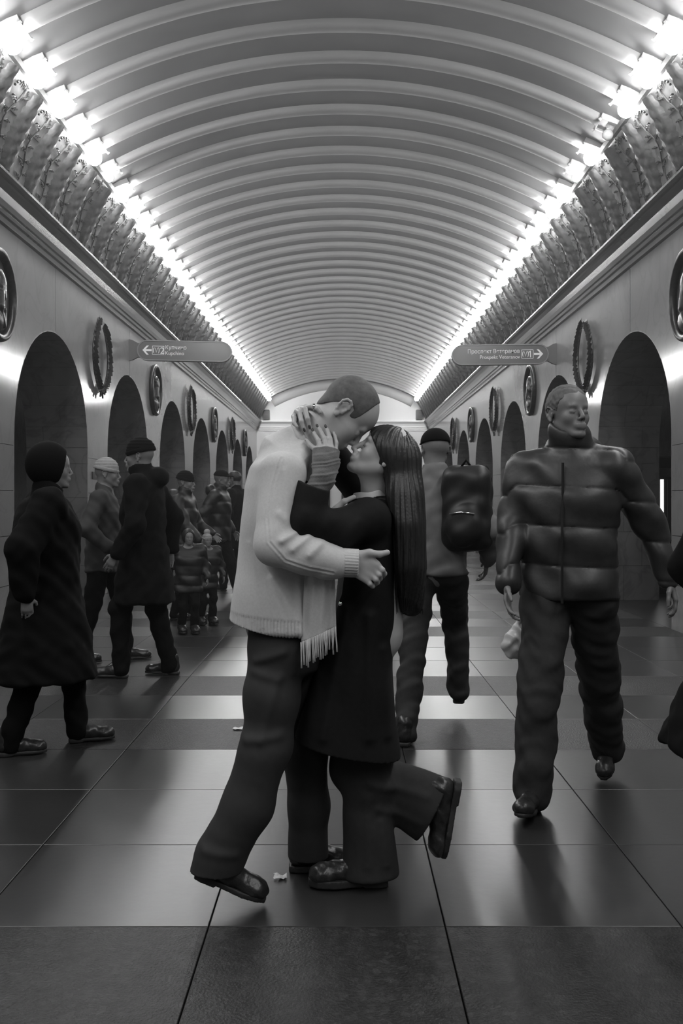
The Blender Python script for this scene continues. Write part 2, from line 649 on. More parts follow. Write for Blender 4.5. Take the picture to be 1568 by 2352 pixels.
def vault_arc(n, off=0.0, amax=None):
    Rr, a = vault_curve(0)
    if amax: a = amax
    cz = H_SURF - Rr
    return [((Rr - off) * math.sin(t), cz + (Rr - off) * math.cos(t), t) for t in [-a + 2 * a * i / n for i in range(n + 1)]]


arc = vault_arc(40)
vs = []; fs = []
ys = [Y_BACK, -2, 2, 8, 14, 20, 26, 32, Y_END]
for yy in ys:
    vs += [(x, yy, z) for x, z, t in arc]
n = len(arc)
for i in range(len(ys) - 1):
    for j in range(n - 1):
        a = i * n + j
        fs.append((a, a + 1, a + n + 1, a + n))
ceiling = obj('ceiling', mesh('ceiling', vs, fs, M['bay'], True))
tag(ceiling, kind='structure')
mod = ceiling.modifiers.new('thick', 'SOLIDIFY'); mod.thickness = 0.15; mod.offset = 1
# rib: rounded moulding swept over the arc
prof = [(-0.095, 0.0), (-0.092, 0.038), (-0.078, 0.062), (-0.05, 0.074), (0.0, 0.078), (0.05, 0.074), (0.078, 0.062), (0.092, 0.038), (0.095, 0.0)]
mb = MB()
Rr, a0 = vault_curve(0)
amx = math.asin(2.74 / Rr)
cz = H_SURF - Rr
rings = []
for i in range(41):
    t = -amx + 2 * amx * i / 40
    rings.append([((Rr + 0.02 - off - 0.02) * math.sin(t), yy, cz + (Rr - off) * math.cos(t)) for yy, off in prof] +
                 [((Rr + 0.02) * math.sin(t), yy, cz + (Rr + 0.02) * math.cos(t)) for yy in (0.095, -0.095)])
mb.sweep(rings)
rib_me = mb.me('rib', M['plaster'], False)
for i, p in enumerate(rib_me.polygons): p.use_smooth = True
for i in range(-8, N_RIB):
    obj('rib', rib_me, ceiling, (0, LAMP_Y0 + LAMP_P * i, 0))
# ring of the end arch, lower than the ribs
mb = MB(); rings = []
for i in range(41):
    t = -amx * 1.04 + 2.08 * amx * i / 40
    rings.append([((Rr - off) * math.sin(t), yy, cz + (Rr - off) * math.cos(t)) for yy, off in ((-.25, 0), (-.25, .30), (-.05, .36), (0, .36), (0, 0))])
mb.sweep(rings).done('end_arch', M['plaster'], ceiling, True, (0, Y_END, 0))

# ------------------------------------------------------------------ cornices and cove reliefs
cor = [(3.38, 2.735), (3.345, 2.745), (3.345, 2.80), (3.325, 2.815), (3.325, 2.86), (3.305, 2.87), (3.30, 2.93), (3.275, 3.00), (3.235, 3.045),
       (3.215, 3.06), (3.185, 3.065), (3.165, 3.09), (3.165, 3.115), (3.19, 3.14), (3.215, 3.145), (3.22, 3.165), (3.27, 3.17), (3.38, 3.17)]
for sgn, nm in ((-1, 'trim_1'), (1, 'trim_2')):
    for a, b, n_ in ((Y_BACK, A_C[1] - 0.004, 0), (A_C[1] + 0.004, Y_END - 0.16, 1)):
        mb = MB().sweep([[(sgn * (x + .0), yy, CAM_H + z) for x, z in cor] for yy in (a, b)])
        if n_ == 0:
            root = mb.done(nm, M['cornice']); tag(root, kind='structure')
        else:
            mb.done('cornice_length', M['cornice'], root)
# cornice across the end wall
mb = MB().sweep([[(xx, Y_END - (W - x) , CAM_H + z) for x, z in cor] for xx in (-3.3, 3.3)])
tag(mb.done('trim_3', M['endplaster']), kind='structure')


def cove(sgn, nm):
    pts = []
    for i in range(9):
        u = i / 8.0
        x = 3.24 - 0.34 * u ** 1.0 - 0.05 * math.sin(math.pi * u) * -1
        z = 3.165 + 0.70 * u
        pts.append((x, z))
    led = [(2.90, 3.865), (2.865, 3.87), (2.865, 3.93), (2.90, 3.985), (3.45, 3.99), (3.45, 3.165)]
    mb = MB().sweep([[(sgn * x, yy, CAM_H + z) for x, z in pts + led] for yy in (Y_BACK, Y_END)])
    root = mb.done(nm, M['relief_light'])
    tag(root, kind='structure')
    def cp(u, v, off):
        """point on the cove: u along the hall, v 0..1 up the cove, off out of it"""
        x = 3.24 - 0.34 * v + 0.05 * math.sin(math.pi * v)
        nx, nz = -0.9, -0.42
        return (sgn * (x + nx * off), u, CAM_H + 3.165 + 0.70 * v + nz * off)
    # bulging leaf, serrated edge
    mb = MB(); NU, NV = 10, 22
    vs = []; fs = []
    for j in range(NV + 1):
        v = 0.015 + 0.97 * j / NV
        half = 0.155 * (0.62 + 0.5 * math.sin(math.pi * min(1, v * 0.95 + .05)) ** 0.8) * (1 - 0.15 * v)
        half *= 1 + 0.10 * (1 if j % 2 else -1)
        for i in range(NU + 1):
            s_ = -1 + 2 * i / NU
            bul = max(0.0, 1 - s_ * s_) ** 0.6 * 0.085 * (0.65 + 0.35 * math.sin(math.pi * v))
            bul *= 1 + 0.12 * math.cos(s_ * 9) + 0.1 * math.cos(v * 40 + abs(s_) * 5)
            vs.append(cp(s_ * half, v, bul - 0.004))
    for j in range(NV):
        for i in range(NU):
            a = j * (NU + 1) + i
            fs.append((a, a + 1, a + NU + 2, a + NU + 1))
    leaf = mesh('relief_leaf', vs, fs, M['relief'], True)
    # vine panel: stem, side shoots with leaves, cross bars and beads
    mb = MB(); random.seed(11)
    stem = [cp(0.05 * math.sin(v * 9) + 0.01, v, 0.012) for v in [i / 14 for i in range(15)]]
    mb.tube(stem, 0.008, 4)
    for q in range(11):
        v = 0.05 + q * 0.085
        u0 = 0.05 * math.sin(v * 9) + 0.01
        sd = 1 if q % 2 else -1
        tip = (u0 + sd * 0.12, v + 0.05)
        mb.tube([cp(u0, v, .012), cp(u0 + sd * .06, v + .045, .02), cp(tip[0], tip[1], .012)], [0.007, 0.006, 0.004], 4)
        for w_ in range(3):
            cu, cv = u0 + sd * (.05 + .035 * w_), v + .02 + .012 * w_
            an = random.uniform(0, 3.1)
            lv = []
            for kk in range(6):
                t = kk * math.pi / 3
                a_, b_ = 0.026 * math.cos(t), 0.011 * math.sin(t)
                lv.append(cp(cu + a_ * math.cos(an) - b_ * math.sin(an), cv + (a_ * math.sin(an) + b_ * math.cos(an)) * 1.3, .012 + .008 * math.sin(t)))
            lv.append(cp(cu, cv, 0.03))
            mb.add(lv, [(kk, (kk + 1) % 6, 6) for kk in range(6)])
    for v in (0.30, 0.62):
        mb.tube([cp(-.17, v, .006), cp(.17, v + .02, .006)], 0.005, 4)
    for i in range(9):
        v_, f_ = uvsphere(cp(0.17 * math.cos(i * math.pi / 8), 0.86 + .1 * math.sin(i * math.pi / 8), 0.015), (.013, .013, .013), 6, 4)
        mb.add(v_, f_)
    vine = mb.me('vine_relief', M['vine'], False)
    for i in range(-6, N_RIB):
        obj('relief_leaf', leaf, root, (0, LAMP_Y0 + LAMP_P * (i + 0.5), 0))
        obj('vine_relief', vine, root, (0, LAMP_Y0 + LAMP_P * (i + 1.0), 0))
    return root


cove(-1, 'trim_4'); cove(1, 'trim_5')

# ------------------------------------------------------------------ globe lamps along both ledges
lampmesh = {}
crystal_at = {}
ORD = ('first', 'second', 'third', 'fourth', 'fifth', 'sixth', 'seventh', 'eighth', 'ninth', 'tenth', 'eleventh', 'twelfth', 'thirteenth', 'fourteenth')
for sgn in (-1, 1):
    # holder: a square plaster plate with raised rim and four crystal corners, leaning inwards under the rib's foot
    ax = Vector((sgn * 0.93, 0, -0.36)).normalized()      # down along the plate
    nn = Vector((-sgn * 0.36, 0, -0.93)).normalized()     # out of the plate, inwards and down
    def pl(u, v, w): return tuple(ax * u + Vector((0, v, 0)) + nn * w)
    mb = MB()
    s_ = 0.15
    def slab(u0, u1, v0, v1, w0, w1):
        vs = [pl(u, v, w) for w in (w0, w1) for u, v in ((u0, v0), (u1, v0), (u1, v1), (u0, v1))]
        mb.add(vs, [(0, 3, 2, 1), (4, 5, 6, 7), (0, 1, 5, 4), (1, 2, 6, 5), (2, 3, 7, 6), (3, 0, 4, 7)])
    slab(-s_, s_, -.155, .155, -0.10, -0.06)
    for a in ((-s_, -s_ + .02, -.155, .155), (s_ - .02, s_, -.155, .155), (-s_, s_, -.155, -.135), (-s_, s_, .135, .155)):
        slab(*a, -0.06, -0.04)
    lampmesh[sgn, 'plate'] = mb.me('plate', M['holder'])
    mb = MB()
    for u in (-s_, s_):
        for v in (-.155, .155):
            c = Vector(pl(u, v, -0.03)); r = 0.022
            crystal_at.setdefault(sgn, []).append(c)
            if u > 0 or v > 0: continue
            mb.add([tuple(Vector(d) * r) for d in ((1, 0, 0), (-1, 0, 0), (0, 1, 0), (0, -1, 0), (0, 0, 1), (0, 0, -1))],
                   [(0, 2, 4), (2, 1, 4), (1, 3, 4), (3, 0, 4), (2, 0, 5), (1, 2, 5), (3, 1, 5), (0, 3, 5)])
    lampmesh['crystal'] = mb.me('crystal', M['glass_off'])
    mb = MB().tube([pl(0, 0, -0.065), pl(0, 0, -0.045), pl(0, 0, -.03)], [0.06, 0.045, 0.035], 10)
    lampmesh[sgn, 'socket'] = mb.me('socket', M['holder'])
v_, f_ = uvsphere((0, 0, 0), (.086, .086, .086), 12, 8)
lampmesh['bulb'] = mesh('globe', v_, f_, M['bulb'], True)
lampmesh['dim'] = mesh('globe', *uvsphere((0, 0, 0), (.05, .05, .05), 12, 8), M['bulb_dim'], True)
lampmesh['off'] = mesh('globe', *uvsphere((0, 0, 0), (.06, .06, .06), 12, 8), M['glass_off'], True)
for sgn, side in ((-1, 'left'), (1, 'right')):
    for i in range(-1, N_LAMP):
        y = LAMP_Y0 + LAMP_P * i
        t = empty('globe_lamp', (sgn * LAMP_X, y, LAMP_Z))
        kind = 'bulb'
        lab = 'bright round globe lamp in the long row along the %s side of the vault' % side
        if 0 <= i < 14: lab = '%s bright globe lamp of the %s row, counting from the camera' % (ORD[i], side)
        if sgn == -1 and i == 5:
            kind = 'dim'; lab = 'small dim globe lamp between bright ones in the left row of the vault'
        if sgn == 1 and i == 3:
            kind = 'off'; lab = 'unlit globe lamp, the gap in the upper right row of lamps'
        if sgn == 1 and i == 5:
            kind = 'dim'; lab = 'small dim globe lamp between bright ones in the right row of the vault'
        if i == -1: lab = 'globe lamp cut by the top %s corner of the picture' % side
        tag(t, lab, 'lamp', 'globe lamps along the %s ledge' % side)
        for nm in ('plate', 'corner', 'socket'):
            if nm == 'corner':
                for c in (crystal_at[sgn] if i < 9 else ()): obj('crystal', lampmesh['crystal'], t, c)
                continue
            obj({'plate': 'holder_plate', 'socket': 'socket'}[nm], lampmesh[sgn, nm], t)
        g = obj('globe', lampmesh[kind], t)
        g.location = (-sgn * 0.012, 0, -0.03)

# ------------------------------------------------------------------ end wall
hw = 3.38
mb = MB()
for a, b, c, d in ((-hw, -0.62, 0, 4.2), (0.62, hw, 0, 4.2), (-0.62, 0.62, 2.55, 4.2)):
    mb.box((a, Y_END, c), (b, Y_END + 0.3, d))
mb.box((-hw, Y_END, 4.2), (hw, Y_END + 0.3, H_SURF + 0.1))
we = mb.done('wall_end', M['endplaster']); tag(we, kind='structure')
dr = MB().box((-.62, Y_END + .1, 0), (-.5, Y_END + .3, 2.55)).box((.5, Y_END + .1, 0), (.62, Y_END + .3, 2.55)).box((-.62, Y_END + .1, 2.4), (.62, Y_END + .3, 2.55)).box((-.05, Y_END + .15, 0), (.05, Y_END + .25, 2.4)).done('door_1', M['dark'])
tag(dr, kind='structure')
MB().box((-.5, Y_END + .2, 0), (.5, Y_END + .24, 2.4)).done('door_panel', M['endplaster'], dr)
for sgn, side in ((-1, 'left'), (1, 'right')):
    t = empty('loudspeaker', (sgn * 2.98, Y_END - 0.14, CAM_H + 3.17))
    tag(t, 'small dark loudspeaker standing on the end cornice in the %s corner' % side, 'loudspeaker', 'loudspeakers on the end cornice')
    MB().bevbox((-.12, -.12, 0), (.12, .12, .38), .02).done('cabinet', M['dark'], t)
    MB().bevbox((-.09, -.13, .04), (.09, -.121, .34), .004).done('grille', M['bronze'], t)
tag(MB().box((-3.5, Y_BACK - .2, 0), (3.5, Y_BACK, H_SURF + .2)).done('wall_back', M['marble_dark']), kind='structure')

# ------------------------------------------------------------------ medallions and wreaths
def medallion_meshes():
    mb = MB()
    n = 40
    rings = []
    for i in range(n):
        t = 2 * math.pi * i / n
        ring = []
        for q in range(8):
            a = 2 * math.pi * q / 8
            rr = 0.425 + 0.04 * math.cos(a); zz = 0.035 + 0.045 * math.sin(a)
            ring.append((zz, rr * math.cos(t), rr * math.sin(t)))
        rings.append(ring)
    mb.sweep(rings, closed=True)
    frame = mb.me('frame', M['bronze'], True)
    vs = [(0.03, 0, 0)]; fs = []
    for ri, (r, z) in enumerate(((0.15, .022), (0.3, .012), (0.40, 0.0), (0.44, 0.0))):
        vs += [(z, r * math.cos(2 * math.pi * i / n), r * math.sin(2 * math.pi * i / n)) for i in range(n)]
    fs += [(0, 1 + i, 1 + (i + 1) % n) for i in range(n)]
    for k in range(3):
        fs += [(1 + k * n + i, 1 + (k + 1) * n + i, 1 + (k + 1) * n + (i + 1) % n, 1 + k * n + (i + 1) % n) for i in range(n)]
    dish = mesh('dish', vs, fs, M['bronze_pale'], True)
    s = Sdf(0.015)
    s.ell((.02, .02, .10), (.075, .125, .155))            # skull
    s.ell((.02, .09, .03), (.06, .07, .09))                # jaw
    s.cone((.03, .125, .13), (.03, .165, .06), .018, .028)  # nose
    s.ell((.03, .12, .0), (.04, .05, .05))
    s.cone((.02, -.02, 0), (.02, -.04, -.12), .075, .085)
    s.ell((.01, -.02, -.24), (.075, .24, .13))
    s.ell((.05, -.03, .08), (.04, .03, .045))              # ear
    s.cone((.06, .06, -.14), (.05, .12, -.30), .03, .02)   # lapels
    s.cone((.06, -.06, -.12), (.07, .06, -.30), .03, .02)
    for q in range(5): s.cone((.05, -.09 + q * .035, .17 - abs(q - 2) * .012), (.045, -.06 + q * .035, .23 - abs(q - 2) * .02), .02, .018)
    s.half((0.0, 0, 0), (-1, 0, 0)); s.clipf(lambda p: np.sqrt(p[:, 1] ** 2 + p[:, 2] ** 2) - .385)
    o = s.build('bust', (-.02, -.42, -.42), (.14, .42, .42), 0.009, M['bronze'])
    me = o.data; bpy.data.objects.remove(o)
    return frame, dish, me


def branch_mesh(side):
    """half of the wreath: stem with paired pointed leaves, from the tie at the bottom to the open top"""
    mb = MB(); random.seed(5 if side > 0 else 9)
    N = 19
    def c(t):  # t 0 bottom .. 1 top
        a = -math.pi / 2 + side * (0.08 + t * 2.72)
        r = 1 - 0.04 * math.sin(t * 9)
        return Vector((0.035, 0.40 * math.cos(a) * r, 0.46 * math.sin(a) * r + (0.05 if side < 0 else 0) * t))
    mb.tube([c(i / 20) for i in range(21)], [0.016 - .008 * i / 20 for i in range(21)], 6)
    for i in range(N):
        t = (i + 0.5) / N
        p = c(t); d = (c(min(1, t + .02)) - c(t - .02)).normalized()
        out = Vector((1, 0, 0)); sd = d.cross(out).normalized()
        for q, (s1, lift) in enumerate(((1, .25), (-1, .25), (0.25, .7), (-.3, .6))):
            L = 0.140 * random.uniform(0.85, 1.15) * (1 if i < N - 2 else .75); wd = random.uniform(.028, .040)
            dr_ = (d * 0.85 + sd * s1 * 0.55 + out * lift * 0.4).normalized()
            b = p + sd * s1 * 0.01 + out * lift * .02
            nr = dr_.cross(sd if abs(s1) < .5 else out).normalized()
            m1 = b + dr_ * L * 0.45 + out * 0.012
            mb.add([tuple(b), tuple(m1 + nr * wd), tuple(b + dr_ * L), tuple(m1 - nr * wd), tuple(m1 + out * 0.014), tuple(m1 - out * 0.008)],
                   [(0, 1, 4), (1, 2, 4), (2, 3, 4), (3, 0, 4), (1, 0, 5), (2, 1, 5), (3, 2, 5), (0, 3, 5)])
    return mb.me('branch', M['bronze'])


frame_me, dish_me, bust_me = medallion_meshes()
br1, br2 = branch_mesh(1), branch_mesh(-1)
mb = MB().tube([(.05, -.07, -.47), (.06, 0, -.45), (.05, .07, -.47)], [.02, .035, .02], 6).tube([(.05, -.02, -.46), (.05, -.08, -.55)], [.02, .012], 5).tube([(.05, .02, -.46), (.05, .07, -.56)], [.02, .012], 5)
tie_me = mb.me('ribbon_tie', M['bronze'])
ords = ('nearest', 'second', 'third', 'fourth')
for sgn, side in ((-1, 'left'), (1, 'right')):
    nm_ = nw = 0
    for k in range(7):
        yc = A_C[0] - PIT / 2 + PIT * k
        z = 3.30
        if k % 2 == 0:
            t = empty('medallion', (sgn * (W - 0.0), yc, z + (0.0 if k else 0.03)))
            if sgn > 0: t.rotation_euler = (0, 0, math.pi)
            tag(t, ('round bronze portrait medallion cut by the %s edge of the picture' % side) if k == 0 else 'round bronze portrait medallion on the %s wall, %s along from the camera' % (side, ords[nm_]),
                'medallion', 'portrait medallions')
            obj('frame', frame_me, t); obj('dish', dish_me, t); obj('bust', bust_me, t)
            nm_ += 1
        else:
            t = empty('wreath', (sgn * (W + 0.0), yc, z))
            if sgn > 0: t.rotation_euler = (0, 0, math.pi)
            tag(t, 'dark bronze laurel wreath on the %s wall, %s along from the camera' % (side, ords[nw]), 'wreath', 'laurel wreaths')
            obj('branch', br1, t); obj('branch', br2, t); obj('ribbon_tie', tie_me, t)
            nw += 1

# ------------------------------------------------------------------ direction signs
M['sign'] = mat('sign_grey', 0.13, 0.25, spec=0.5)
M['sign_rim'] = mat('sign_rim', 0.22, 0.3)
M['letter'] = mat('sign_letter', 0.85, 0.5)


def text(s, size, parent, loc, name='lettering', align='LEFT', m=None, rot=(R(90), 0, 0), sx=1.0):
    cu = bpy.data.curves.new(name, 'FONT')
    cu.body = s; cu.size = size; cu.extrude = 0.0012; cu.align_x = align
    tmp = bpy.data.objects.new('tmp', cu); COL.objects.link(tmp)
    bpy.context.view_layer.update()
    me = bpy.data.meshes.new_from_object(tmp.evaluated_get(bpy.context.evaluated_depsgraph_get()))
    bpy.data.objects.remove(tmp)
    me.materials.clear(); me.materials.append(m or M['letter'])
    o = obj(name, me, parent, loc)
    o.rotation_euler = rot; o.scale = (sx, 1, 1)
    return o


def sign(sgn, lab, l1, l2, num, x_tip, zc, roll):
    """lozenge board on a wall bracket, face towards the camera"""
    Y = A_C[1] - 0.02
    t = empty('direction_sign', (sgn * W, Y, zc))
    t.rotation_euler = (0, roll, 0)
    tag(t, lab, 'sign', 'direction signs')
    L = W - x_tip                     # board reach from the wall
    h = 0.155
    def stad(x0, x1, hh, n=10):
        a = [(x1 - hh + hh * math.cos(u), hh * math.sin(u)) for u in [-math.pi / 2 + math.pi * i / n for i in range(n + 1)]]
        b = [(x0 + hh + hh * math.cos(u), hh * math.sin(u)) for u in [math.pi / 2 + math.pi * i / n for i in range(n + 1)]]
        return a + b
    f = lambda y0: (lambda u, v, w: (-sgn * u, y0 + w, v))
    MB().prism(stad(0.13, L, h), f(-0.045), 0.09).done('board', M['sign'], t)
    # rim
    out = stad(0.13, L, h + 0.006); inn = stad(0.145, L - .015, h - 0.010)
    mb = MB(); n = len(out)
    vs = [(-sgn * u, -.053, v) for u, v in out] + [(-sgn * u, -.053, v) for u, v in inn] + [(-sgn * u, .05, v) for u, v in out] + [(-sgn * u, -.043, v) for u, v in inn]
    fs = []
    for i in range(n):
        j = (i + 1) % n
        fs += [(i, j, n + j, n + i), (i, 2 * n + i, 2 * n + j, j), (n + i, n + j, 3 * n + j, 3 * n + i)]
    mb.add(vs, fs).done('rim', M['sign_rim'], t)
    MB().prism([(0, -.17), (0.06, -.155), (.13, -.115), (.2, -.11), (.2, .11), (.13, .115), (.06, .155), (0, .17)], f(-.03), .06).done('bracket', M['sign'], t)
    yf = -0.048
    def bx(name, u0, u1, v0, v1, m=M['letter']):
        return MB().box((min(-sgn * u0, -sgn * u1), yf - .003, v0), (max(-sgn * u0, -sgn * u1), yf + .003, v1)).done(name, m, t)
    # arrow pointing to the wall
    ar = [(.218, 0), (.285, .073), (.32, .073), (.268, .016), (.362, .016), (.362, -.016), (.268, -.016), (.32, -.073), (.285, -.073)]
    MB().prism(ar, f(yf - .002), .005).done('arrow', M['letter'], t)
    # framed line mark: ( V ) and the line number
    u0, u1 = .372, .560
    mb = MB()
    for a in ((u0, u1, .063, .070), (u0, u1, -.070, -.063), (u0, u0 + .007, -.070, .070), (u1 - .007, u1, -.070, .070)):
        mb.box((min(-sgn * a[0], -sgn * a[1]), yf - .003, a[2]), (max(-sgn * a[0], -sgn * a[1]), yf + .003, a[3]))
    mb.done('mark_frame', M['letter'], t)
    mb = MB()
    cx = (-sgn * (u0 + u1) / 2) - 0.030
    for s_ in (-1, 1):
        pts = [(cx + s_ * (.020 + .026 * math.cos(a)), .052 * math.sin(a)) for a in [-1.15 + 2.3 * i / 8 for i in range(9)]]
        mb.tube([(x, yf, z) for x, z in pts], [.003 + .004 * math.sin(math.pi * i / 8) for i in range(9)], 5)
    mb.tube([(cx - .021, yf, .040), (cx, yf, -.036), (cx + .021, yf, .040)], .005, 5)
    mb.done('line_mark', M['letter'], t)
    if num == '1':
        MB().prism([(.070, -.052), (.070, .034), (.054, .022), (.050, .034), (.074, .052), (.086, .052), (.086, -.052)], lambda u, v, w: (cx + u, yf - .001 + w, v), .004).done('line_number', M['letter'], t)
    else:
        text(num, 0.145, t, (cx + .058, yf, -.052), 'line_number')
    if sgn < 0:
        text(l1, 0.088, t, (.575, yf, .022), sx=.93); text(l2, 0.084, t, (.575, yf, -.068), sx=.93)
    else:
        text(l1, 0.088, t, (-.585, yf, .022), align='RIGHT', sx=.93); text(l2, 0.084, t, (-.585, yf, -.068), align='RIGHT', sx=.93)
    return t


sign(-1, 'grey direction sign for line 2 to Kupchino on the left wall', 'Купчино', 'Kupchino', '2', 1.75, CAM_H + 345 * 15.8 / FPX, R(1.2))
sign(1, 'grey direction sign for line 1 to Prospekt Veteranov on the right wall', 'Проспект Ветеранов', 'Prospekt Veteranov', '1', 1.72, CAM_H + 336 * 15.8 / FPX, R(-0.8))

# small plates in and beside the arches
t = empty('wall_plate', (-(W - 0.004), A_C[0] + A_A + 0.44, 1.66))
tag(t, 'small dark notice plate on the left pier beside the first arch', 'notice')
MB().box((-.004, -.22, -.05), (.012, .22, .05)).done('plate', M['dark'], t)
tx = text('ВЫХОД', 0.05, t, (0.014, 0, -.02), align='CENTER', m=mat('faint', .3), rot=(R(90), 0, R(90)))
t = empty('route_board', (3.72, A_C[0] + A_A - 0.004, 1.62))
tag(t, 'white route board with an arrow on the stone inside the first right arch', 'notice')
MB().box((-.17, -.012, -.10), (.17, .004, .10)).done('panel', mat('board_grey', .28, .4), t)
MB().box((-.12, -.016, -.16), (.16, -.006, -.09)).done('lower_strip', M['dark'], t)
MB().box((-.14, -.016, .02), (-.02, -.008, .07)).done('block', M['dark'], t)
MB().prism([(0, .035), (.06, .035), (.06, .015), (.10, .045), (.06, .075), (.06, .055), (0, .055)], lambda u, v, w: (u, -.016 + w, v), .006).done('arrow', M['dark'], t)
t = empty('display_cabinet', (4.9, A_C[0] + 2.6, 0))
tag(t, 'tall dark cabinet with a bright vertical light strip behind the first right arch', 'cabinet')
MB().bevbox((-.45, -.2, 0), (.55, .2, 1.95), .02).done('body', M['dark'], t)
MB().box((-.40, -.212, .5), (-.355, -.2, 1.62)).done('light_strip', emit('strip_glow', 2.2), t)
MB().box((-.3, -.208, .5), (.5, -.2, 1.62)).done('panel', M['sign'], t)
MB().box((-.45, -.208, 1.66), (.55, -.2, 1.78)).done('header', M['sign_rim'], t)
# ------------------------------------------------------------------ people: materials and shared builders
M['skin'] = mat('skin', 0.39, 0.5, noise=0.05, scale=25)
M['skin_dim'] = mat('skin_dimmed', 0.16, 0.5)  # passers-by's skin: dimmer light put into the colour, darker than the couple's
M['lip'] = mat('lips', 0.20, 0.45)
M['sweater'] = mat('cream_knit', 0.51, 0.85, noise=0.05, scale=120, bump=0.15, bscale=420, sheen=0.1)
M['scarf'] = mat('scarf_wool', 0.50, 0.9, noise=0.06, scale=150, bump=0.2, bscale=400, sheen=0.3)
M['trousers'] = mat('charcoal_wool', 0.022, 0.8, noise=0.1, scale=40)
M['denim'] = mat('dark_denim', 0.017, 0.8, noise=0.15, scale=60)
M['coat'] = mat('black_wool', 0.006, 0.85, noise=0.2, scale=50, spec=.25)
M['leather'] = mat('dark_leather', 0.02, 0.32, noise=0.3, scale=30, bump=0.3, bscale=90)
M['rubber'] = mat('dark_sole', 0.018, 0.6)
M['glove'] = mat('grey_knit', 0.11, 0.9, noise=0.15, scale=180, bump=0.6, bscale=500, sheen=0.25)
M['hair'] = mat('dark_hair', 0.018, 0.45, noise=0.3, scale=18, stretch=(9, 9, 0.6), bump=0.2, bscale=40, spec=0.5)
M['buzz'] = mat('cropped_hair', 0.085, 0.7, noise=0.25, scale=60, bump=0.15, bscale=500)
M['nail'] = mat('nail_varnish', 0.05, 0.2)
M['silver'] = mat('silver', 0.8, 0.15, metal=1.0)
M['shirt'] = mat('white_shirt', 0.6, 0.8)
M['puffer'] = mat('puffer_nylon', 0.030, 0.45, noise=0.2, scale=12, bump=0.3, bscale=30)
M['puffer_b'] = mat('puffer_black', 0.008, 0.5, noise=0.2, scale=12)
M['blackcloth'] = mat('black_cloth', 0.003, 0.9, spec=.15)
M['greycloth'] = mat('grey_cloth', 0.13, 0.8, noise=0.2, scale=10)
M['midcloth'] = mat('mid_cloth', 0.03, 0.8, noise=0.2, scale=10)
M['palecloth'] = mat('pale_cloth', 0.28, 0.8, noise=0.1, scale=20)
M['bag_white'] = mat('white_plastic', 0.6, 0.35, bump=0.8, bscale=20)
UPZ = np.array([0, 0, 1.0])


def unit(v):
    v = V3(v); return v / np.linalg.norm(v)


def head(s, E, Mh, c=1.0, k=0.012, nose=0.0, ears=(1, 1), closed=True):
    """skull, jaw, nose, brow, lips, lids and ears round the point between the ears; Mh columns = forward, left, up"""
    E = V3(E); Mh = np.asarray(Mh, float)
    def L(x, y, z): return E + Mh @ np.array([x, y, z]) * c
    s.ell(L(-.005, 0, .037), np.array([.099, .077, .090]) * c, Mh, k=.02)
    s.ell(L(.040, 0, .040), np.array([.056, .063, .055]) * c, Mh, k=.02)
    s.ell(L(.030, 0, -.03), np.array([.062, .060, .078]) * c, Mh, k=.02)
    for y in (1, -1):
        s.cone(L(-.002, .050 * y, -.040), L(.068, .020 * y, -.090), .021 * c, .015 * c, k=.018)
        s.ell(L(.062, .036 * y, -.022), np.array([.024, .024, .026]) * c, Mh, k=.018)
    s.ell(L(.082, 0, -.094), np.array([.019, .024, .017]) * c, Mh, k=.014)
    s.cone(L(.086, -.034, .022), L(.086, .034, .022), .0115 * c, k=.012)
    for y in (1, -1):
        s.ell(L(.101, .032 * y, .003), np.array([.016, .019, .012]) * c, Mh, k=.010, sub=True)
    s.cone(L(.091, 0, .016), L(.114 + nose * .3, 0, -.026 - nose), .008 * c, .0105 * c, k=.010)
    for y in (1, -1):
        s.ell(L(.103, .011 * y, -.033 - nose), np.array([.010, .008, .008]) * c, Mh, k=.006)
        s.ell(L(.106, .007 * y, -.042 - nose), np.array([.005, .003, .004]) * c, Mh, k=.002, sub=True)
        s.ell(L(.0805, .031 * y, .001), np.array([.0135, .0155, .0115]) * c, Mh, k=.002)
        s.cone(L(.0945, .020 * y, -.003), L(.0885, .043 * y, -.004), .0025 * c, .002 * c, k=.002)
    s.ell(L(.088, 0, -.060), np.array([.020, .027, .020]) * c, Mh, k=.012)
    s.cone(L(.102, -.017, -.056), L(.102, .017, -.056), .0062 * c, k=.005)
    s.cone(L(.100, -.014, -.068), L(.100, .014, -.068), .0070 * c, k=.005)
    s.cone(L(.112, -.020, -.0618), L(.112, .020, -.0618), .0032 * c, k=.003, sub=True)
    for y in (1, -1):
        if not ears[0 if y > 0 else 1]: continue
        pts = [L(x_, y_ * y, z_) for x_, y_, z_ in ((.006, .074, .004), (.008, .080, .018), (.002, .085, .030), (-.010, .088, .034), (-.022, .089, .028), (-.027, .089, .014), (-.024, .087, -.002), (-.016, .084, -.016), (-.006, .080, -.026))]
        s.chain(pts, [.0036 * c, .0042 * c, .0046 * c, .0046 * c, .0046 * c, .0044 * c, .0042 * c, .0045 * c, .0055 * c], k=.003)
        s.ell(L(-.008, .079 * y, .0), np.array([.015, .006, .026]) * c, Mh, k=.006)
        s.ell(L(-.002, .084 * y, -.026), np.array([.008, .005, .010]) * c, Mh, k=.004)
        s.ell(L(-.004, .088 * y, .002), np.array([.007, .007, .011]) * c, Mh, k=.005, sub=True)
        s.cone(L(.006, .080 * y, -.010), L(.006, .083 * y, .004), .0045 * c, k=.003)
    return L


